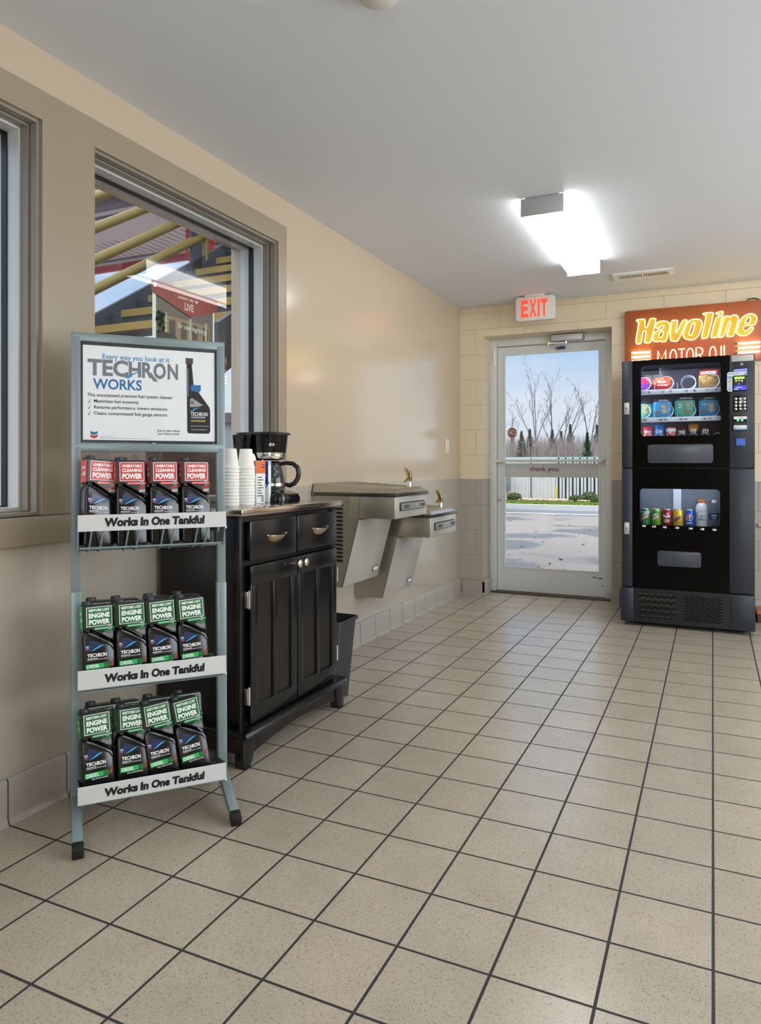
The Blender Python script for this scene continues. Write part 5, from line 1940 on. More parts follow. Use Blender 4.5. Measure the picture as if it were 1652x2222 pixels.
def pepper(mb, x, f):
    g = lambda p: f(p) - YA * 0.0004
    mb.text('Dr', (x + 0.000, 0, ZD + 0.082), XA, ZA, w=0.014, h=0.014, mi=2, bold=0.05, f=g)
    mb.text('Pepper', (x - 0.025, 0, ZD + 0.060), XA, ZA, w=0.050, h=0.024, mi=2, bold=0.04, f=g)
    for k in range(16):
        a0, a1 = 2 * PI * k / 16, 2 * PI * (k + 1) / 16
        P_ = lambda a, s: (0.020 * s * math.cos(a), 0.042 + 0.0115 * s * math.sin(a))
        wrap(mb, [P_(a0, 1), P_(a1, 1), P_(a1, 0.82), P_(a0, 0.82)], x, f, 2)
    mb.text('23', (x - 0.010, 0, ZD + 0.036), XA, ZA, w=0.020, h=0.012, mi=2, bold=0.04, f=g)


def brisk(mb, x, f):
    g = lambda p: f(Vector((p.x, 0, p.z + 0.8 * (p.x - x)))) - YA * 0.0004
    mb.text('Brisk', (x - 0.022, 0, ZD + 0.050), XA, ZA, w=0.040, h=0.028, mi=4, bold=0.04, shear=0.2, f=g)
    wrap(mb, [(0.006, 0.05), (0.016, 0.075), (0.020, 0.078), (0.012, 0.052)], x, f, 3)
    wrap(mb, [(-0.028, 0.10), (-0.004, 0.098), (-0.002, 0.06), (-0.006, 0.015), (-0.016, 0.015), (-0.027, 0.05)], x, lambda p: f(p) + YA * 0.0003, 1)


def pepsi(mb, x, f):
    for k in range(24):
        a0, a1 = 2 * PI * k / 24, 2 * PI * (k + 1) / 24
        wrap(mb, [(0.0, 0.068), (0.0215 * math.cos(a0), 0.068 + 0.0215 * math.sin(a0)), (0.0215 * math.cos(a1), 0.068 + 0.0215 * math.sin(a1))], x, f, 2)
    g = lambda p: f(p) - YA * 0.0006
    top = [(0.019 * math.cos(a), 0.068 + 0.019 * math.sin(a)) for a in [math.radians(15 + 180 * i / 12) for i in range(13)]]
    wrap(mb, top + [(-0.008, 0.066), (0.006, 0.072)], x, g, 3)
    bot = [(0.019 * math.cos(a), 0.068 + 0.019 * math.sin(a)) for a in [math.radians(210 + 150 * i / 10) for i in range(11)]]
    wrap(mb, bot + [(0.002, 0.062)], x, g, 4)
    mb.text('pepsi', (x - 0.015, 0, ZD + 0.026), XA, ZA, w=0.030, h=0.012, mi=2, bold=0.04, f=g)


can(1.088, (34, 138, 62), (0.092, 0.104, (200, 190, 200)), 'green soft drink can with a red slanted band, leftmost in the lower window', dew2)
can(1.156, (112, 178, 48), (0.070, 0.104, (60, 150, 50)), 'lime green soft drink can with a red slanted band, second from left', dew)
can(1.224, (150, 26, 36), None, 'dark red soft drink can with white lettering and number 23', pepper)
can(1.295, (236, 188, 40), (0.0145, 0.0150, (240, 222, 160)), 'yellow iced tea can with blue slanted lettering', brisk)
can(1.365, (26, 92, 184), None, 'blue soft drink can with a red, white and blue disc', pepsi)

sb = thing('drink_bottle', 'white sports drink bottle with orange cap and ZERO label in the machine', 'drink bottle', (1.439, DY + 0.01, ZD), 0, 'drinks in the vending machine')
c0 = (1.439, DY + 0.01, ZD)
mb = MB()
mb.lathe([(0, 0), (0.032, 0), (0.0375, 0.006), (0.0375, 0.098), (0.036, 0.102), (0.0375, 0.106), (0.0385, 0.122), (0.036, 0.142), (0.028, 0.158), (0.0225, 0.164), (0.0225, 0.168), (0, 0.168)], c0, 30)
mb.build('bottle_body', mat('cloudy_white', (226, 228, 232), 0.25, 0, 0.02), sb)
mb = MB()
mb.lathe([(0.0379, 0.008), (0.0379, 0.096)], c0, 30)
f = cyl_f(1.439, DY + 0.01, 0.0384)
mb.text('ZERO', (1.418, 0, ZD + 0.050), XA, ZA, w=0.042, h=0.013, mi=1, bold=0.03, f=f)
mb.text('G', (1.431, 0, ZD + 0.072), XA, ZA, w=0.014, h=0.012, mi=1, bold=0.04, f=f)
mb.text('ELECTROLYTE', (1.424, 0, ZD + 0.026), XA, ZA, w=0.030, h=0.004, mi=1, f=f)
mb.build('label', [mat('grey_label', (206, 207, 208), 0.4), mat('label_ink', (60, 62, 66), 0.5)], sb, normals=False)
mb = MB()
mb.lathe([(0, 0.186), (0.022, 0.186), (0.0238, 0.184), (0.0238, 0.168), (0, 0.168)], c0, 26)
mb.build('cap', mat('orange_cap', (234, 120, 40), 0.4), sb)
wb = thing('drink_bottle', 'clear water bottle with white cap and blue label at the right of the lower window', 'drink bottle', (1.515, DY + 0.01, ZD), 0, 'drinks in the vending machine')
c0 = (1.515, DY + 0.01, ZD)
mb = MB()
mb.lathe([(0, 0), (0.030, 0), (0.0325, 0.006), (0.031, 0.02), (0.0325, 0.03), (0.031, 0.042), (0.0325, 0.05), (0.0325, 0.100), (0.032, 0.118), (0.026, 0.142), (0.015, 0.158), (0.0135, 0.168), (0, 0.168)], c0, 30)
mb.build('bottle_body', glass_mat('clear_plastic', (238, 245, 250), 0.08, 1.4, gain=1.6), wb)
mb = MB()
mb.lathe([(0.0329, 0.058), (0.0329, 0.098)], c0, 30)
f = cyl_f(1.515, DY + 0.01, 0.0334)
mb.text('DEER PARK', (1.497, 0, ZD + 0.080), XA, ZA, w=0.036, h=0.010, mi=1, bold=0.04, f=f)
mb.text('WATER', (1.502, 0, ZD + 0.064), XA, ZA, w=0.024, h=0.007, mi=1, bold=0.03, f=f)
mb.build('label', [mat('navy_label', (26, 44, 120), 0.35), M_WHITETX], wb, normals=False)
mb = MB()
mb.lathe([(0, 0.186), (0.0145, 0.186), (0.0155, 0.184), (0.0155, 0.168), (0, 0.168)], c0, 22)
mb.build('cap', M_WHITE, wb)

# ================================================================== NEON SIGN
ns = thing('neon_sign', 'orange-brown motor oil neon sign glowing yellow and red above the vending machine', 'neon sign', (1.385, 4.485, 1.83))
SX0, SX1, SZ0, SZ1 = 0.899, 1.870, 1.830, 2.257
SYF = 4.462
mb = MB()
mb.prism(rrect(SX0, SZ0, SX1, SZ1, 0.016), (0, SYF, 0), XA, ZA, YA, 0.034, 0, 0.003)
for x, z in ((0.915, 2.240), (1.150, 2.236), (1.36, 2.236), (1.60, 2.236), (1.84, 2.240), (0.912, 2.05), (1.28, 1.995), (1.82, 2.05)):
    mb.cyl((x, SYF - 0.003, z), (x, SYF, z), 0.004, n=10, mi=1)
mb.build('back_panel', [mat('sign_enamel', (172, 88, 42), 0.45, 0, 0.14, 5), mat('sign_screw', (90, 60, 30), 0.5)], ns)
M_LETT = mat('sign_yellow', (206, 166, 50), 0.45, 0, 0.05)
M_NEONY = mat('neon_yellow', (255, 244, 170), 0.4, emit=2.3, ecol=(255, 238, 140))
M_NEONR = mat('neon_red', (255, 200, 160), 0.4, emit=2.4, ecol=(255, 186, 140))
M_NEONW = mat('neon_white', (255, 250, 226), 0.4, emit=6.0, ecol=(255, 246, 214))
M_SUP = mat('glass_support', (150, 130, 70), 0.3)


def sg(x, y, dy=-0.022):
    """Point of the sign face measured on the photograph (enlarged crop of the sign)."""
    return at(1350 + x / 5.47, 630 + y / 5.47, SYF + dy)


def chaikin(pts, n=2):
    for _ in range(n):
        q = []
        for i in range(len(pts)):
            a, b = Vector(pts[i]), Vector(pts[(i + 1) % len(pts)])
            q += [a * 0.75 + b * 0.25, a * 0.25 + b * 0.75]
        pts = q
    return pts


GLYPH = {
    'H': [[(155, 635), (208, 372), (168, 364), (172, 349), (265, 341), (276, 352), (270, 440), (300, 445), (330, 345), (342, 334), (395, 332), (407, 345), (345, 610), (335, 621), (275, 626), (264, 612), (290, 492), (270, 480), (250, 492), (228, 626), (215, 637)]],
    'a': [[(393, 432), (402, 398), (432, 374), (490, 362), (548, 372), (572, 400), (570, 432), (526, 600), (514, 611), (470, 613), (460, 596), (440, 606), (395, 613), (366, 596), (362, 560), (382, 508), (420, 478), (470, 465), (497, 440), (495, 422), (475, 417), (455, 440), (420, 457)],
          [(436, 545), (446, 505), (480, 484), (496, 490), (480, 545), (455, 563), (438, 560)]],
    'v': [[(585, 375), (600, 356), (655, 354), (666, 370), (632, 500), (646, 506), (715, 370), (730, 352), (770, 349), (776, 365), (670, 590), (655, 606), (600, 606), (578, 590), (570, 558)]],
    'o': [[(728, 505), (760, 410), (800, 357), (860, 341), (930, 345), (956, 380), (945, 440), (915, 530), (870, 580), (810, 593), (750, 577), (726, 545)],
          [(795, 512), (830, 410), (855, 377), (869, 390), (850, 470), (825, 532), (804, 537)]],
    'l': [[(943, 562), (1000, 312), (1000, 296), (958, 286), (964, 271), (1080, 261), (1089, 275), (1022, 550), (1010, 566), (955, 576)]],
    'i': [[(1056, 552), (1112, 322), (1150, 318), (1170, 292), (1140, 290), (1102, 270), (1195, 246), (1204, 260), (1136, 548), (1122, 561), (1066, 564)]],
    'n': [[(1150, 556), (1205, 330), (1220, 307), (1265, 304), (1280, 318), (1320, 291), (1360, 294), (1387, 325), (1380, 368), (1332, 530), (1318, 546), (1250, 551), (1244, 536), (1290, 390), (1290, 369), (1274, 364), (1264, 380), (1216, 550), (1160, 561)]],
    'e': [[(1364, 482), (1385, 390), (1430, 320), (1490, 282), (1560, 277), (1602, 310), (1603, 352), (1584, 402), (1560, 413), (1450, 420), (1438, 450), (1444, 476), (1470, 481), (1508, 462), (1522, 440), (1562, 434), (1556, 472), (1500, 526), (1440, 542), (1385, 532), (1362, 508)],
          [(1460, 386), (1485, 330), (1510, 317), (1531, 330), (1521, 376), (1500, 389), (1470, 396)]]}
for ch, loops in GLYPH.items():
    tl = [chaikin([sg(*q) for q in lp]) for lp in loops]
    mb = MB()
    mb.plate([[(p_.x, p_.z) for p_ in lp] for lp in tl], (0, SYF - 0.003, 0), XA, ZA, 0.003)
    pl = mb.build('painted_letter', M_LETT, ns, smooth=0)
    for lp in tl:
        mb = MB()
        mb.tube(lp, 0.0040, 8, closed=True)
        for k in range(0, len(lp), max(6, len(lp) // 4)):
            q = lp[k]
            mb.cyl(q + YA * 0.004, (q.x, SYF, q.z), 0.003, n=8, mi=1)
            mb.cyl((q.x, SYF - 0.010, q.z), (q.x, SYF, q.z), 0.0055, n=8, mi=1)
        mb.build('neon_tube', [M_NEONY, M_SUP], pl)
STK = {'M': [[(0, 0), (0, 1), (0.5, 0.35), (1, 1), (1, 0)]],
       'O': [[(0.5 + 0.5 * math.sin(t), 0.5 + 0.5 * math.cos(t)) for t in [2 * PI * i / 22 for i in range(23)]]],
       'T': [[(0, 1), (1, 1)], [(0.5, 1), (0.5, 0)]],
       'R': [[(0, 0), (0, 1), (0.6, 1), (0.95, 0.88), (1.0, 0.73), (0.9, 0.58), (0.55, 0.5), (0.05, 0.5)], [(0.55, 0.5), (1, 0)]],
       'I': [[(0.5, 0), (0.5, 1)]], 'L': [[(0, 1), (0, 0), (1, 0)]]}
for ch, xa_, xb_ in (('M', 428, 520), ('O', 572, 648), ('T', 668, 752), ('O', 768, 850), ('R', 882, 960), ('O', 1042, 1118), ('I', 1168, 1190), ('L', 1216, 1276)):
    x0, x1 = sg(xa_, 700).x, sg(xb_, 700).x
    z1 = sg((xa_ + xb_) / 2, 716 - (xa_ - 428) * 0.078).z
    mb = MB()
    for st_ in STK[ch]:
        mb.tube([(x0 + a * (x1 - x0), SYF - 0.024, z1 - 0.105 + b * 0.105) for a, b in st_], 0.0048, 8)
        mb.tube([(x0 + a * (x1 - x0) + 0.004, SYF - 0.001, z1 - 0.108 + b * 0.105) for a, b in st_], 0.0030, 6, 1)
    mb.build('neon_letter', [M_NEONR, mat('letter_red_paint', (196, 60, 40), 0.45)], ns)
for xa_, xb_, y_ in ((118, 340, 737), (1380, 1640, 632)):
    x0, x1 = sg(xa_, 740).x, sg(xb_, 690).x
    for k in range(3):
        z = sg(xa_, y_ + (8 if xa_ < 500 else 0)).z - 0.0325 * k
        mb = MB()
        mb.tube([(x0, SYF - 0.024, z), (x1, SYF - 0.024, z)], 0.0078, 10)
        mb.tube([(x0, SYF - 0.024, z), (x0 - 0.008, SYF - 0.016, z), (x0 - 0.008, SYF, z)], 0.005, 8, 1)
        mb.tube([(x1, SYF - 0.024, z), (x1 + 0.008, SYF - 0.016, z), (x1 + 0.008, SYF, z)], 0.005, 8, 1)
        mb.build('neon_bar', [M_NEONW, M_SUP], ns)
mb = MB()
mb.tube([(1.72, 4.47, 2.25), (1.735, 4.466, 2.268), (1.77, 4.464, 2.272), (1.80, 4.466, 2.262), (1.81, 4.47, 2.25)], 0.004, 8)
mb.build('cable', M_BLACKPL, ns)

# orange-brown low plinth beside the machine, only its end in view
mb = MB()
mb.box((1.785, 4.28, 0.0), (2.6, 4.485, 0.058), 0, 0.003)
mb.box((1.78, 4.27, 0.058), (2.61, 4.488, 0.080), 1, 0.003)
o = mb.build('wooden_plinth', [mat('brown_wood', (104, 72, 44), 0.5, 0, 0.15, 6), mat('orange_wood', (196, 122, 62), 0.4, 0, 0.1, 6)])
tag(o, 'low brown wooden plinth with lighter top on the floor right of the vending machine', 'plinth')
mb = MB()
mb.tube([(1.80, 4.49, 0.655), (2.6, 4.49, 0.655)], 0.012, 10)
o = mb.build('wall_pipe', mat('pipe_cream', (206, 182, 140), 0.4))
tag(o, 'thin cream pipe running along the block wall right of the vending machine', 'pipe')

# ================================================================== OUTDOORS
ZG = -0.15
mb = MB()
mb.box((-45, -30, ZG - 0.1), (45, 16.9, ZG))
o = mb.build('parking_lot', asphalt_mat(), smooth=0)
struct(o, 'damp grey asphalt outside the glass door', 'parking lot')
mb = MB()
mb.box((-45, 16.9, ZG - 0.1), (45, 20.7, ZG - 0.004), 0)
mb.box((-45, 16.86, ZG - 0.1), (45, 17.02, ZG + 0.012), 1)
mb.box((-45, 17.02, ZG - 0.1), (45, 18.5, ZG + 0.001), 2)
mb.box((-45, 20.6, ZG - 0.1), (45, 20.75, ZG + 0.03), 1)
struct(mb.build('road', [mat('road_light', (140, 140, 146), 0.8, 0, 0.08, 3), mat('kerb', (224, 218, 214), 0.8), mat('road_dark', (108, 112, 122), 0.8, 0, 0.08, 3)], smooth=0), 'pale road with a darker lane across the lot', 'road')
mb = MB()
mb.box((-45, 20.75, ZG - 0.1), (45, 80, ZG + 0.02), 0)
struct(mb.build('verge', mat('verge_soil', (120, 112, 92), 0.9, 0, 0.2, 2), smooth=0), 'bare ground behind the grass strip', 'ground')
rnd = random.Random(3)


def blades(mb, x0, x1, y0, y1, z, n, h, mis):
    for _ in range(n):
        x, y = rnd.uniform(x0, x1), rnd.uniform(y0, y1)
        a = rnd.uniform(0, PI)
        w = rnd.uniform(0.03, 0.07)
        hh = h * rnd.uniform(0.5, 1.2)
        mb.poly([(x - w * math.cos(a), y - w * math.sin(a), z), (x + w * math.cos(a), y + w * math.sin(a), z), (x + rnd.uniform(-.03, .03), y, z + hh)], rnd.choice(mis))


M_GRASS1, M_GRASS2 = mat('grass_green', (112, 142, 58), 0.8, 0, 0.15), mat('grass_yellow', (158, 160, 82), 0.8, 0, 0.15)
mb = MB()
mb.box((-14, 20.75, ZG), (4, 22.6, ZG + 0.03), 0)
blades(mb, -9.5, 1.5, 20.76, 22.5, ZG + 0.03, 5000, 0.05, (0, 0, 1))
o = mb.build('grass', [M_GRASS1, M_GRASS2], smooth=0, normals=False)
tag(o, 'strip of short grass along the far side of the road', 'grass', kind='stuff')
mb = MB()
for _ in range(900):
    x, y = rnd.uniform(-8.5, 0.5), rnd.uniform(22.55, 23.5)
    r = rnd.uniform(0.02, 0.055)
    mb.sphere((x, y, ZG + 0.05 + r * 0.5), r, rnd.choice((0, 0, 1)), 6, (1.3, 1.0, 0.7))
o = mb.build('stone_mulch', [mat('stone_pink', (206, 176, 158), 0.8, 0, 0.1), mat('stone_grey', (176, 160, 150), 0.8)], smooth=0)
tag(o, 'bed of pale pinkish stones at the foot of the white fence', 'stones', kind='stuff')

# leaves lying on the asphalt
mb = MB()
for _ in range(240):
    x, y = rnd.uniform(-5, 3), 5.3 + 9 * rnd.random() ** 1.5
    s_ = rnd.uniform(0.018, 0.05)
    a = rnd.uniform(0, 2 * PI)
    u, v_ = Vector((math.cos(a), math.sin(a), 0.15)), Vector((-math.sin(a), math.cos(a), 0.25))
    c_ = Vector((x, y, ZG + 0.012))
    mb.poly([c_ - u * s_, c_ + v_ * s_ * 0.6, c_ + u * s_ + ZA * 0.012, c_ - v_ * s_ * 0.6], rnd.choice((0, 0, 1, 2)))
o = mb.build('fallen_leaves', [mat('leaf_brown', (112, 82, 62), 0.8), mat('leaf_tan', (190, 160, 128), 0.8), mat('leaf_dark', (62, 50, 46), 0.8)], smooth=0, normals=False)
tag(o, 'scattered brown leaves on the asphalt outside the glass door', 'leaves', kind='stuff')

# white slatted fence: solid ribbed sheet on the left, gapped slats with dark posts on the right
fn = thing('fence', 'white ribbed metal fence across the road, with dark gaps at the right', 'fence', (-4, 23.7, ZG))
xs_ = at(1203, 1070, 23.7).x
mb = MB()
x = -9.0
while x < xs_:
    mb.prism([(0, 0), (0.018, -0.03), (0.070, -0.03), (0.088, 0), (0.13, 0), (0.13, 0.012), (0, 0.012)], (x, 23.7, ZG), XA, YA, ZA, 1.50)
    x += 0.13
mb.build('ribbed_sheet', mat('fence_white', (226, 226, 226), 0.5, 0, 0.02), fn, smooth=0)
k = 0
x = xs_ + 0.05
while x < 0.4:
    mb = MB()
    mb.box((x, 23.70, ZG), (x + 0.070, 23.74, ZG + 1.48))
    mb.build('slat', MATS['fence_white'], fn, smooth=0)
    if k % 2 == 0:
        mb = MB()
        mb.box((x + 0.078, 23.71, ZG), (x + 0.125, 23.76, ZG + 1.50))
        mb.build('dark_slat', mat('fence_dark', (28, 58, 62), 0.5, 0, 0.2), fn, smooth=0)
        x += 0.135
    else:
        x += 0.105
    k += 1
mb = MB()
px_ = at(1152, 1070, 23.66).x
mb.box((px_, 23.655, ZG), (px_ + 0.028, 23.668, ZG + 1.5))
mb.box((-9, 23.74, ZG + 1.46), (0.4, 23.79, ZG + 1.53), 1)
mb.box((xs_, 23.85, ZG), (0.4, 23.87, ZG + 1.5), 2)
mb.build('post', [mat('fence_post', (30, 36, 62), 0.5), mat('fence_cap_teal', (150, 190, 190), 0.5), mat('fence_backing', (176, 178, 176), 0.7)], fn, smooth=0)
mb = MB()
c_ = at(1207.5, 1087, 23.3)
mb.cyl((c_.x, 23.3, ZG), (c_.x, 23.3, ZG + 0.50), 0.030, n=14)
mb.sphere((c_.x, 23.3, ZG + 0.50), 0.030, 0, 12, (1, 1, 0.6))
o = mb.build('bollard', mat('bollard_yellow', (236, 214, 20), 0.5))
tag(o, 'yellow bollard in front of the white fence', 'bollard')
ub = thing('utility_box', 'grey utility box on a post at the left edge of the door glass', 'utility box', (at(1102, 1087, 23.4).x, 23.4, ZG))
c_ = at(1102, 1087, 23.4)
mb = MB()
mb.box((c_.x - 0.09, 23.34, ZG + 0.36), (c_.x + 0.085, 23.5, ZG + 1.02), 0, 0.01)
mb.build('box_body', mat('utility_grey', (136, 140, 144), 0.5), ub)
mb = MB()
mb.box((c_.x - 0.045, 23.40, ZG), (c_.x - 0.015, 23.44, ZG + 0.37))
mb.box((c_.x + 0.02, 23.40, ZG), (c_.x + 0.05, 23.44, ZG + 0.37))
mb.build('post', MATS['utility_grey'], ub)


def bush(px, top, bot, wpx, y, label):
    c_ = at(px, bot, y)
    rw = wpx / 1546.0 * (y - CAM.y) * 0.98 / 2
    hh = (bot - top) / 1546.0 * (y - CAM.y) * 0.98
    t = thing('bush', label, 'bush', (c_.x, y, ZG), 0, 'clipped bushes by the fence')
    mb = MB()
    for _ in range(1500):
        a, b = rnd.uniform(0, 2 * PI), math.acos(rnd.uniform(-0.7, 1))
        rr = rnd.uniform(0.86, 1.04)
        p = Vector((c_.x + rw * rr * math.sin(b) * math.cos(a), y + rw * rr * math.sin(b) * math.sin(a), ZG + 0.04 + hh * 0.45 + hh * 0.55 * rr * math.cos(b)))
        d = Vector((rnd.uniform(-1, 1), rnd.uniform(-1, 1), rnd.uniform(-.3, 1))).normalized() * 0.035
        e_ = d.orthogonal() * 0.5
        mb.poly([p - d, p + e_, p + d, p - e_], rnd.choice((0, 0, 1)))
    mb.sphere((c_.x, y, ZG + 0.04 + hh * 0.45), rw * 0.9, 1, 12, (1, 1, hh * 0.5 / rw))
    mb.build('foliage', [mat('bush_green', (104, 122, 78), 0.8, 0, 0.2), mat('bush_dark', (62, 80, 48), 0.8, 0, 0.2)], t, smooth=0, normals=False)
    mb = MB()
    mb.cyl((c_.x, y, ZG), (c_.x, y, ZG + 0.15), 0.02, n=8)
    mb.build('stem', mat('bark', (92, 82, 76), 0.9), t)


bush(1116, 1072, 1088, 31, 22.8, 'round clipped bush in front of the ribbed left part of the fence')
bush(1250, 1077, 1090, 28, 22.8, 'small clipped bush, first one right of the yellow bollard')
bush(1279, 1070, 1090, 31, 23.1, 'largest clipped bush, between two smaller ones at the right of the fence')
bush(1291, 1079.5, 1090, 17, 22.5, 'small clipped bush in front of the largest one at the right end')

# bare trees: each grown branch by branch
M_BARK = mat('tree_bark', (122, 112, 108), 0.9, 0, 0.12, 3)
M_BARKD = mat('tree_bark_dark', (88, 80, 80), 0.9, 0, 0.12, 3)


def bare_tree(px, top, y, label, forks, seed, mat_=None, spread=0.32):
    rg = random.Random(seed)
    base = at(px, 1000, y)
    H = (1010 - top) / 1546.0 * (y - CAM.y) * 1.0 + CAM.z - ZG
    t = thing('bare_tree', label, 'tree', (base.x, y, ZG), 0, 'bare trees behind the fence')
    mb = MB()

    def grow(p, d, ln, r, depth):
        n = 6
        pts, rad = [p], [r]
        q, dd = p.copy(), d.copy()
        for i in range(n):
            dd = (dd + Vector((rg.uniform(-.09, .09), rg.uniform(-.09, .09), 0.03))).normalized()
            q = q + dd * ln / n
            pts.append(q.copy())
            rad.append(max(0.004, r * (1 - 0.62 * (i + 1) / n)))
        mb.tube(pts, rad, 6 if depth < 2 else 4)
        if depth >= 4:
            return
        for i in range(2 if depth else 0, n + 1):
            m = 1 if depth < 3 else 2
            for _ in range(m):
                if rg.random() < 0.82:
                    a = rg.uniform(0, 2 * PI)
                    k_ = rg.uniform(0.25, 0.75)
                    nd = (dd + Vector((math.cos(a), math.sin(a), 0.15)) * k_).normalized()
                    grow(pts[i], nd, ln * rg.uniform(0.22, 0.42), rad[i] * 0.55, depth + 1)
    trunk = H * 0.40
    tp = [Vector((base.x, y, ZG)), Vector((base.x + 0.04, y, ZG + trunk * 0.5)), Vector((base.x, y, ZG + trunk))]
    mb.tube(tp, [0.075, 0.065, 0.055], 8)
    for (dx, hh) in forks:
        d = Vector((dx, rg.uniform(-.15, .15), 1)).normalized()
        grow(tp[2], d, (H - trunk) * hh / max(0.35, d.z), 0.042, 1)
    mb.build('branches', mat_ or M_BARK, t, normals=False)


bare_tree(1163, 832, 45, 'tallest bare tree, with a long limb leaning left, left of centre in the door glass', ((-0.12, 0.96), (0.10, 1.0), (-0.62, 0.62), (0.25, 0.6)), 11)
bare_tree(1198, 842, 46, 'tall bare tree in the middle of the door glass', ((-0.08, 0.95), (0.10, 1.0), (0.55, 0.62), (-0.5, 0.35)), 23)
bare_tree(1222, 870, 47, 'shorter bare tree just right of the middle of the door glass', ((0.05, 0.9), (0.35, 1.0), (0.6, 0.8)), 35)
bare_tree(1279, 866, 45, 'bare tree standing above the green pine at the right of the door glass', ((-0.08, 1.0), (0.25, 0.9), (0.4, 0.7)), 47, M_BARKD)
bare_tree(1104, 890, 48, 'small bare tree above the security sticker at the left of the door glass', ((0.1, 1.0), (0.45, 0.7), (-0.3, 0.8)), 59)
bare_tree(478, 890, 70, 'far bare tree seen low through the window behind the rack', ((0.1, 1.0), (0.45, 0.7), (-0.3, 0.8)), 61)


def conifer(px, top, y, wpx, label, cols, seed, n=1500, group=None):
    rg = random.Random(seed)
    c_ = at(px, 1000, y)
    H = (1010 - top) / 1546.0 * (y - CAM.y) + CAM.z - ZG
    rw = wpx / 1546.0 * (y - CAM.y) / 2
    t = thing('pine_tree', label, 'tree', (c_.x, y, ZG), 0, group)
    mb = MB()
    for _ in range(n):
        v_ = rg.random() ** 1.5
        a = rg.uniform(0, 2 * PI)
        lay = 0.75 + 0.25 * math.sin(v_ * 34)
        rr = rw * 1.25 * (1 - v_) ** 1.05 * lay * rg.uniform(0.25, 1.05) + 0.01
        p = Vector((c_.x + rr * math.cos(a), y + rr * math.sin(a), ZG + H * (0.06 + 0.92 * v_)))
        d = Vector((math.cos(a), math.sin(a), rg.uniform(-0.1, 0.5))) * rg.uniform(0.06, 0.20) * (1.1 - 0.6 * v_)
        e_ = Vector((-math.sin(a), math.cos(a), rg.uniform(-.4, .4))) * 0.05
        mb.poly([p - e_, p + d, p + e_, p - d * 0.4], rg.choice((0, 0, 1)))
    mb.build('foliage', cols, t, smooth=0, normals=False)
    mb = MB()
    mb.cyl((c_.x, y, ZG), (c_.x, y, ZG + H * 0.95), 0.07, 0.015, 8)
    mb.build('trunk', M_BARKD, t)


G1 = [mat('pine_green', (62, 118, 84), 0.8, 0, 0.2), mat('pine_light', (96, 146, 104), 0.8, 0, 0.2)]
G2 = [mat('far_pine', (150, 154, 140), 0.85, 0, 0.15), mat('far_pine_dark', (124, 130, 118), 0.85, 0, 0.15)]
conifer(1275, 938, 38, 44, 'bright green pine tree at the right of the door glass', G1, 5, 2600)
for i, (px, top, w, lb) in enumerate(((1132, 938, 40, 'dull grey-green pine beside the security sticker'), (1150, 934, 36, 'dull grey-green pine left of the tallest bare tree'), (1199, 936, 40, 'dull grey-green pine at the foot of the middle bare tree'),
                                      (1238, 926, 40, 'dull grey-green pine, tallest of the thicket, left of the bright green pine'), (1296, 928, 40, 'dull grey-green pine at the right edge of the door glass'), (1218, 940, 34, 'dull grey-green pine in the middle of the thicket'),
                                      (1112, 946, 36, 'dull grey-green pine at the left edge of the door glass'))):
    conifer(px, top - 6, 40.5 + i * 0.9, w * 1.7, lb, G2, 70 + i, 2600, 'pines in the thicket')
mb = MB()
for _ in range(7500):
    px, y = rnd.uniform(1080, 1320), rnd.uniform(40, 47)
    b_ = at(px, 1000, y)
    hh = rnd.uniform(1.2, 3.3)
    dx = rnd.uniform(-0.35, 0.35)
    w = rnd.uniform(0.008, 0.022)
    p0, p1, p2 = Vector((b_.x, y, ZG)), Vector((b_.x + dx * 0.4, y, ZG + hh * 0.6)), Vector((b_.x + dx * 1.2, y, ZG + hh))
    mi = rnd.choice((0, 0, 1, 1, 2, 3))
    mb.raw([p0 - XA * w, p0 + XA * w, p1 + XA * w * 0.7, p1 - XA * w * 0.7, p2, p0 + YA * w, p1 + YA * w * .7], [(0, 1, 2, 3), (3, 2, 4), (1, 5, 6, 2), (5, 0, 3, 6), (2, 6, 4), (6, 3, 4)], mi)
o = mb.build('brushwood', [mat('brush_grey', (182, 172, 172), 0.9), mat('brush_mauve', (160, 148, 150), 0.9), mat('brush_rust', (168, 142, 126), 0.9), mat('brush_dark', (118, 110, 110), 0.9)], smooth=0, normals=False)
tag(o, 'leafless grey and mauve brushwood filling the space below the trees', 'brushwood', kind='stuff')

# ------------------------------------------------------------------ outside the left window
M_YEL = mat('rail_yellow', (128, 108, 36), 0.4, 0, 0.06)
M_NAVY = mat('stair_navy', (46, 54, 70), 0.5, 0, 0.12, 4)
SXA, SXB, SLP = -1.32, -2.85, 0.611
nos = lambda y: 2.47 + (y - 3.246) * SLP
stt = thing('staircase', 'outdoor steel stair with yellow tread edges and handrails beyond the window', 'staircase', (-2.1, 3.2, ZG))
yA, yZ = 2.36, 4.72
for k in range(-2, 6):
    yk = 3.246 + k * 0.2946
    zk = nos(yk)
    mb = MB()
    mb.box((SXB + 0.03, yk, zk - 0.03), (SXA - 0.03, yk + 0.32, zk), 0)
    mb.box((SXB + 0.03, yk + 0.30, zk - 0.01), (SXA - 0.03, yk + 0.32, zk + 0.16), 0)
    td = mb.build('tread', M_NAVY, stt, smooth=0)
    mb = MB()
    mb.box((SXB + 0.16, yk - 0.012, zk - 0.050), (SXA - 0.04, yk + 0.05, zk + 0.006))
    mb.build('nosing', mat('nosing_yellow', (150, 124, 52), 0.5, 0, 0.15, 30, 0.5, 60), td, smooth=0)
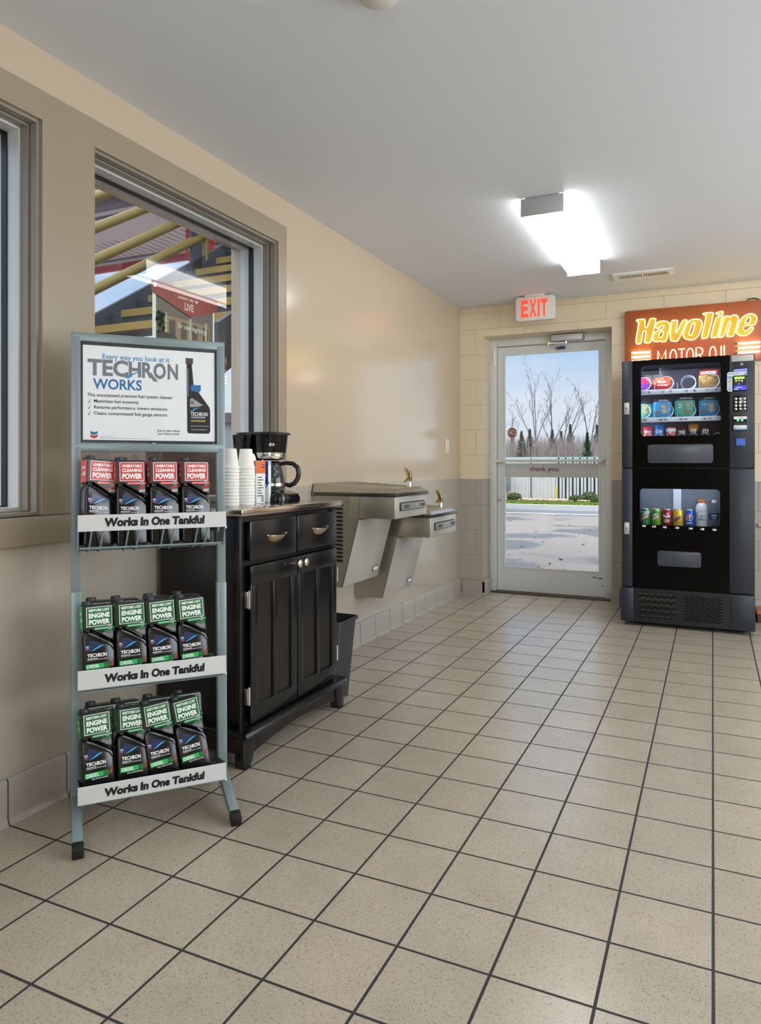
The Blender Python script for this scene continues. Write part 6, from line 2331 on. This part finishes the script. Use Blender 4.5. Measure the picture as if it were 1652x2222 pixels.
for x in (SXA, SXB):
    mb = MB()
    mb.prism([(yA, nos(yA) + 0.05), (yZ, nos(yZ) + 0.05), (yZ, nos(yZ) - 0.30), (yA, nos(yA) - 0.30)], (x - 0.02, 0, 0), YA, ZA, XA, 0.04)
    mb.build('stringer', M_NAVY, stt, smooth=0)
mb = MB()
zl = nos(yZ) + 0.02
mb.box((SXB - 0.02, yZ, zl - 0.30), (SXA + 0.02, yZ + 1.6, zl), 0)
mb.box((SXB - 0.02, 3.95, nos(3.95) - 0.1), (SXB + 0.02, 4.10, nos(3.95) + 0.40), 0, 0.01)
mb.box((SXB - 0.04, yZ + 1.5, ZG), (SXB + 0.06, yZ + 1.6, zl - 0.3), 0)
mb.box((SXA - 0.06, yZ + 1.5, ZG), (SXA + 0.04, yZ + 1.6, zl - 0.3), 0)
mb.build('landing', M_NAVY, stt, smooth=0)
for off in (0.235, 0.465, 0.71, 0.955):
    mb = MB()
    mb.tube([(SXB, yA, nos(yA) + off), (SXB, yZ + 0.05, nos(yZ + 0.05) + off), (SXB, yZ + 1.5, nos(yZ + 0.12) + off)], 0.040, 12)
    mb.build('handrail', M_YEL, stt)
for y in (2.4, 4.16, 4.62, 5.9):
    mb = MB()
    zb_ = min(nos(y), zl)
    mb.tube([(SXB, y, zb_ - 0.05), (SXB, y, zb_ + 0.97)], 0.030, 12)
    mb.build('rail_post', M_YEL, stt)
M_BRICK = mat('brick_brown', (108, 88, 82), 0.8, 0, 0.2, 25, 0.4, 60)
mb = MB()
mb.box((SXB - 0.1, 1.75, ZG), (SXA, 2.36, nos(2.36) - 0.2), 0)
mb.box((SXB + 0.05, 2.36, ZG), (SXB + 0.20, 3.1, 2.0), 0)
o = mb.build('brick_pier', M_BRICK, smooth=0)
tag(o, 'brown brick pier carrying the foot of the outdoor stair', 'pier')

# canopy with pale ribbed soffit, dark joints and a red fascia
cn = thing('canopy', 'outdoor canopy with pale mauve soffit and red fascia seen through the window', 'canopy', (-6.5, 5, ZG))
mb = MB()
mb.box((-14, 4.2, 4.62), (-0.9, 8.0, 4.75), 0)
for y in (4.6, 5.7):
    mb.box((-14, y, 4.50), (-0.9, y + 0.18, 4.62), 1)
for k in range(90):
    mb.box((-14 + k * 0.145, 7.15, 4.612), (-14 + k * 0.145 + 0.03, 7.85, 4.621), 2)
for y in (5.2, 6.25, 7.9):
    mb.box((-14, y, 4.60), (-0.9, y + 0.04, 4.622), 1)
mb.build('soffit', [mat('soffit_mauve', (236, 222, 224), 0.6, 0, 0.03), mat('soffit_joint', (120, 116, 124), 0.5), mat('soffit_rib', (190, 178, 176), 0.6)], cn, smooth=0)
mb = MB()
mb.box((-14, 8.0, 4.56), (-0.9, 8.06, 4.80), 0)
mb.box((-14, 7.97, 4.46), (-0.9, 8.05, 4.56), 1)
mb.build('fascia', [M_WHITE, mat('fascia_red', (186, 52, 72), 0.5)], cn, smooth=0)
for x in (-13.6, -8.5):
    mb = MB()
    mb.box((x, 7.2, ZG), (x + 0.22, 7.42, 4.5))
    mb.build('column', mat('soffit_mauve', (214, 200, 202)), cn, smooth=0)

rs = thing('hanging_sign', 'red board with yellow panels hanging beyond the stair landing', 'sign', (-2.3, 6.2, 3.0))
a, b = at(404, 480, 6.45), at(463, 556, 6.45)
mb = MB()
mb.box((a.x, 6.44, b.z), (b.x, 6.48, 4.60), 0)
for z in (0.12, 0.42, 0.70):
    mb.box((a.x + 0.05, 6.43, b.z + z), (a.x + 0.17, 6.44, b.z + z + 0.16), 1)
    mb.box((a.x + 0.20, 6.43, b.z + z + 0.05), (b.x - 0.10, 6.44, b.z + z + 0.13), 1)
mb.build('board', [mat('board_red', (206, 48, 66), 0.5), mat('board_yellow', (222, 178, 66), 0.5)], rs, smooth=0)

# poster hanging just outside the glass
XP = XW - 0.215
ps = thing('hanging_poster', 'General Tire poster with red pennant hanging outside the window behind the rack', 'poster', (XP, 1.24, 1.2))


def py(px):
    r = (px - 826.0) / FPX
    c, s = math.cos(YAW), math.sin(YAW)
    dx, dy = r * c + s, -r * s + c
    return CAM.y + dy * (XP - CAM.x) / dx


y0, y1 = py(326), py(469)
mb = MB()
mb.box((XP - 0.003, y0 + 0.018, 1.16), (XP, y1 - 0.012, 1.845), 0)
PX_ = Vector((XP + 0.0006, 0, 0))
mb.quad(PX_, YA, ZA, y0 + 0.012, 1.16, y0 + 0.034, 1.82, 1)
mb.quad(PX_, YA, ZA, y1 - 0.026, 1.16, y1 - 0.014, 1.82, 1)
yw = y1 - y0
# the picture: a house front with pillars, a hedge and a parked car
mb.quad(PX_, YA, ZA, y0 + 0.034, 1.60, y1 - 0.026, 1.835, 2)
mb.quad(PX_, YA, ZA, y0 + 0.034, 1.16, y1 - 0.026, 1.60, 3)
P2 = PX_ + XA * 0.0004
mb.quad(P2, YA, ZA, y0 + 0.10, 1.58, y1 - 0.05, 1.735, 4)
for k in range(4):
    mb.quad(P2 + XA * .0003, YA, ZA, y0 + 0.115 + k * 0.075, 1.58, y0 + 0.155 + k * 0.075, 1.72, 5)
for yy in (0.085, 0.245, 0.355):
    mb.quad(P2 + XA * .0006, YA, ZA, y0 + yy, 1.56, y0 + yy + 0.016, 1.745, 6)
rg = random.Random(5)
for _ in range(60):
    cy_, cz_ = y0 + rg.uniform(0.036, 0.085), rg.uniform(1.60, 1.74)
    r_ = rg.uniform(0.006, 0.014)
    mb.shape([(cy_ + r_ * math.cos(t), cz_ + r_ * math.sin(t)) for t in (0, 1.2, 2.4, 3.6, 4.8)], P2 + XA * 0.0008, YA, ZA, rg.choice((7, 8)))
car = [(y0 + 0.036, 1.54), (y0 + 0.036, 1.645), (y0 + 0.08, 1.66), (y0 + 0.15, 1.655), (y0 + 0.19, 1.62), (y0 + 0.215, 1.585), (y0 + 0.27, 1.565), (y0 + 0.29, 1.53), (y0 + 0.29, 1.46), (y0 + 0.036, 1.44)]
mb.shape(car, P2 + XA * 0.0011, YA, ZA, 9)
mb.shape([(y0 + 0.04, 1.60), (y0 + 0.04, 1.63), (y0 + 0.14, 1.642), (y0 + 0.175, 1.605)], P2 + XA * 0.0014, YA, ZA, 5)
mb.shape([(y0 + 0.036, 1.585), (y0 + 0.20, 1.575), (y0 + 0.20, 1.58), (y0 + 0.036, 1.592)], P2 + XA * 0.0014, YA, ZA, 6)
mb.quad(P2 + XA * 0.001, YA, ZA, y1 - 0.12, 1.50, y1 - 0.03, 1.60, 10)
mb.quad(P2, YA, ZA, y0 + 0.034, 1.40, y1 - 0.026, 1.44, 10)
mb.quad(P2, YA, ZA, y0 + 0.06, 1.24, y1 - 0.06, 1.30, 1)
mb.text('for new beginnings', P2 + XA * 0.002 + YA * (y0 + 0.17) + ZA * 1.684, YA, ZA, w=0.20, h=0.032, mi=1, shear=0.3)
mb.build('picture', [mat('poster_back', (60, 54, 50), 0.6), M_WHITE, mat('pic_dusk', (104, 92, 84), 0.4, 0, 0.15, 8), mat('pic_ground', (74, 60, 54), 0.4, 0, 0.2, 10), mat('pic_house', (150, 122, 92), 0.4, 0, 0.1),
                     mat('pic_window', (70, 60, 52), 0.3), mat('pic_pillar', (186, 168, 144), 0.4), mat('pic_hedge', (38, 46, 30), 0.6), mat('pic_hedge_light', (70, 82, 46), 0.6), mat('pic_car', (40, 40, 46), 0.25), mat('pic_glow', (206, 92, 52), 0.4, 0, 0.2)], ps, smooth=0, normals=False)
mb = MB()
tri = [(y0, 1.866), (y1, 1.866), (y1, 1.812), (y0 + yw * 0.57, 1.752), (y0, 1.818)]
mb.prism(tri, (XP + 0.006, 0, 0), YA, ZA, XA, 0.002, 0)
for yy in (y0 + 0.018, y1 - 0.018):
    mb.plate([circ(yy, 1.848, 0.009, 16), circ(yy, 1.848, 0.005, 16)], (XP + 0.0088, 0, 0), YA, ZA, 0.001, 1)
F = Vector((XP + 0.0086, 0, 0))
mb.text('GENERAL TIRE', F + YA * (y0 + yw * 0.37) + ZA * 1.822, YA, ZA, w=0.105, h=0.011, mi=2, bold=0.03, shear=0.2)
mb.shape([(y0 + yw * 0.63 + a * 0.022, 1.820 + b * 0.016) for a, b in ((0, 1), (0.3, 0.8), (0.7, 0.8), (1, 1), (0.9, 0.3), (0.5, 0), (0.1, 0.3))], F, YA, ZA, 2)
mb.text('LIVE', F + YA * (y0 + yw * 0.47) + ZA * 1.776, YA, ZA, w=0.060, h=0.034, mi=2, bold=0.03)
mb.build('pennant', [mat('pennant_red', (150, 42, 34), 0.4, 0, 0.1), M_CHROME, mat('pennant_print', (236, 206, 186), 0.5)], ps, smooth=0)

# low brick building far off beyond the stair
lb = thing('low_building', 'low building with brick parapet seen under the stair through the window', 'building', (-10, 16, ZG))
mb = MB()
mb.box((-24, 14.5, ZG), (-4.8, 19, 2.24), 0)
mb.build('wall', mat('building_grey', (150, 152, 158), 0.7, 0, 0.08, 2), lb, smooth=0)
mb = MB()
mb.box((-24.1, 14.4, 2.24), (-4.7, 19.1, 2.50), 0)
mb.build('parapet', mat('parapet_brick', (104, 92, 104), 0.8, 0, 0.2, 6), lb, smooth=0)
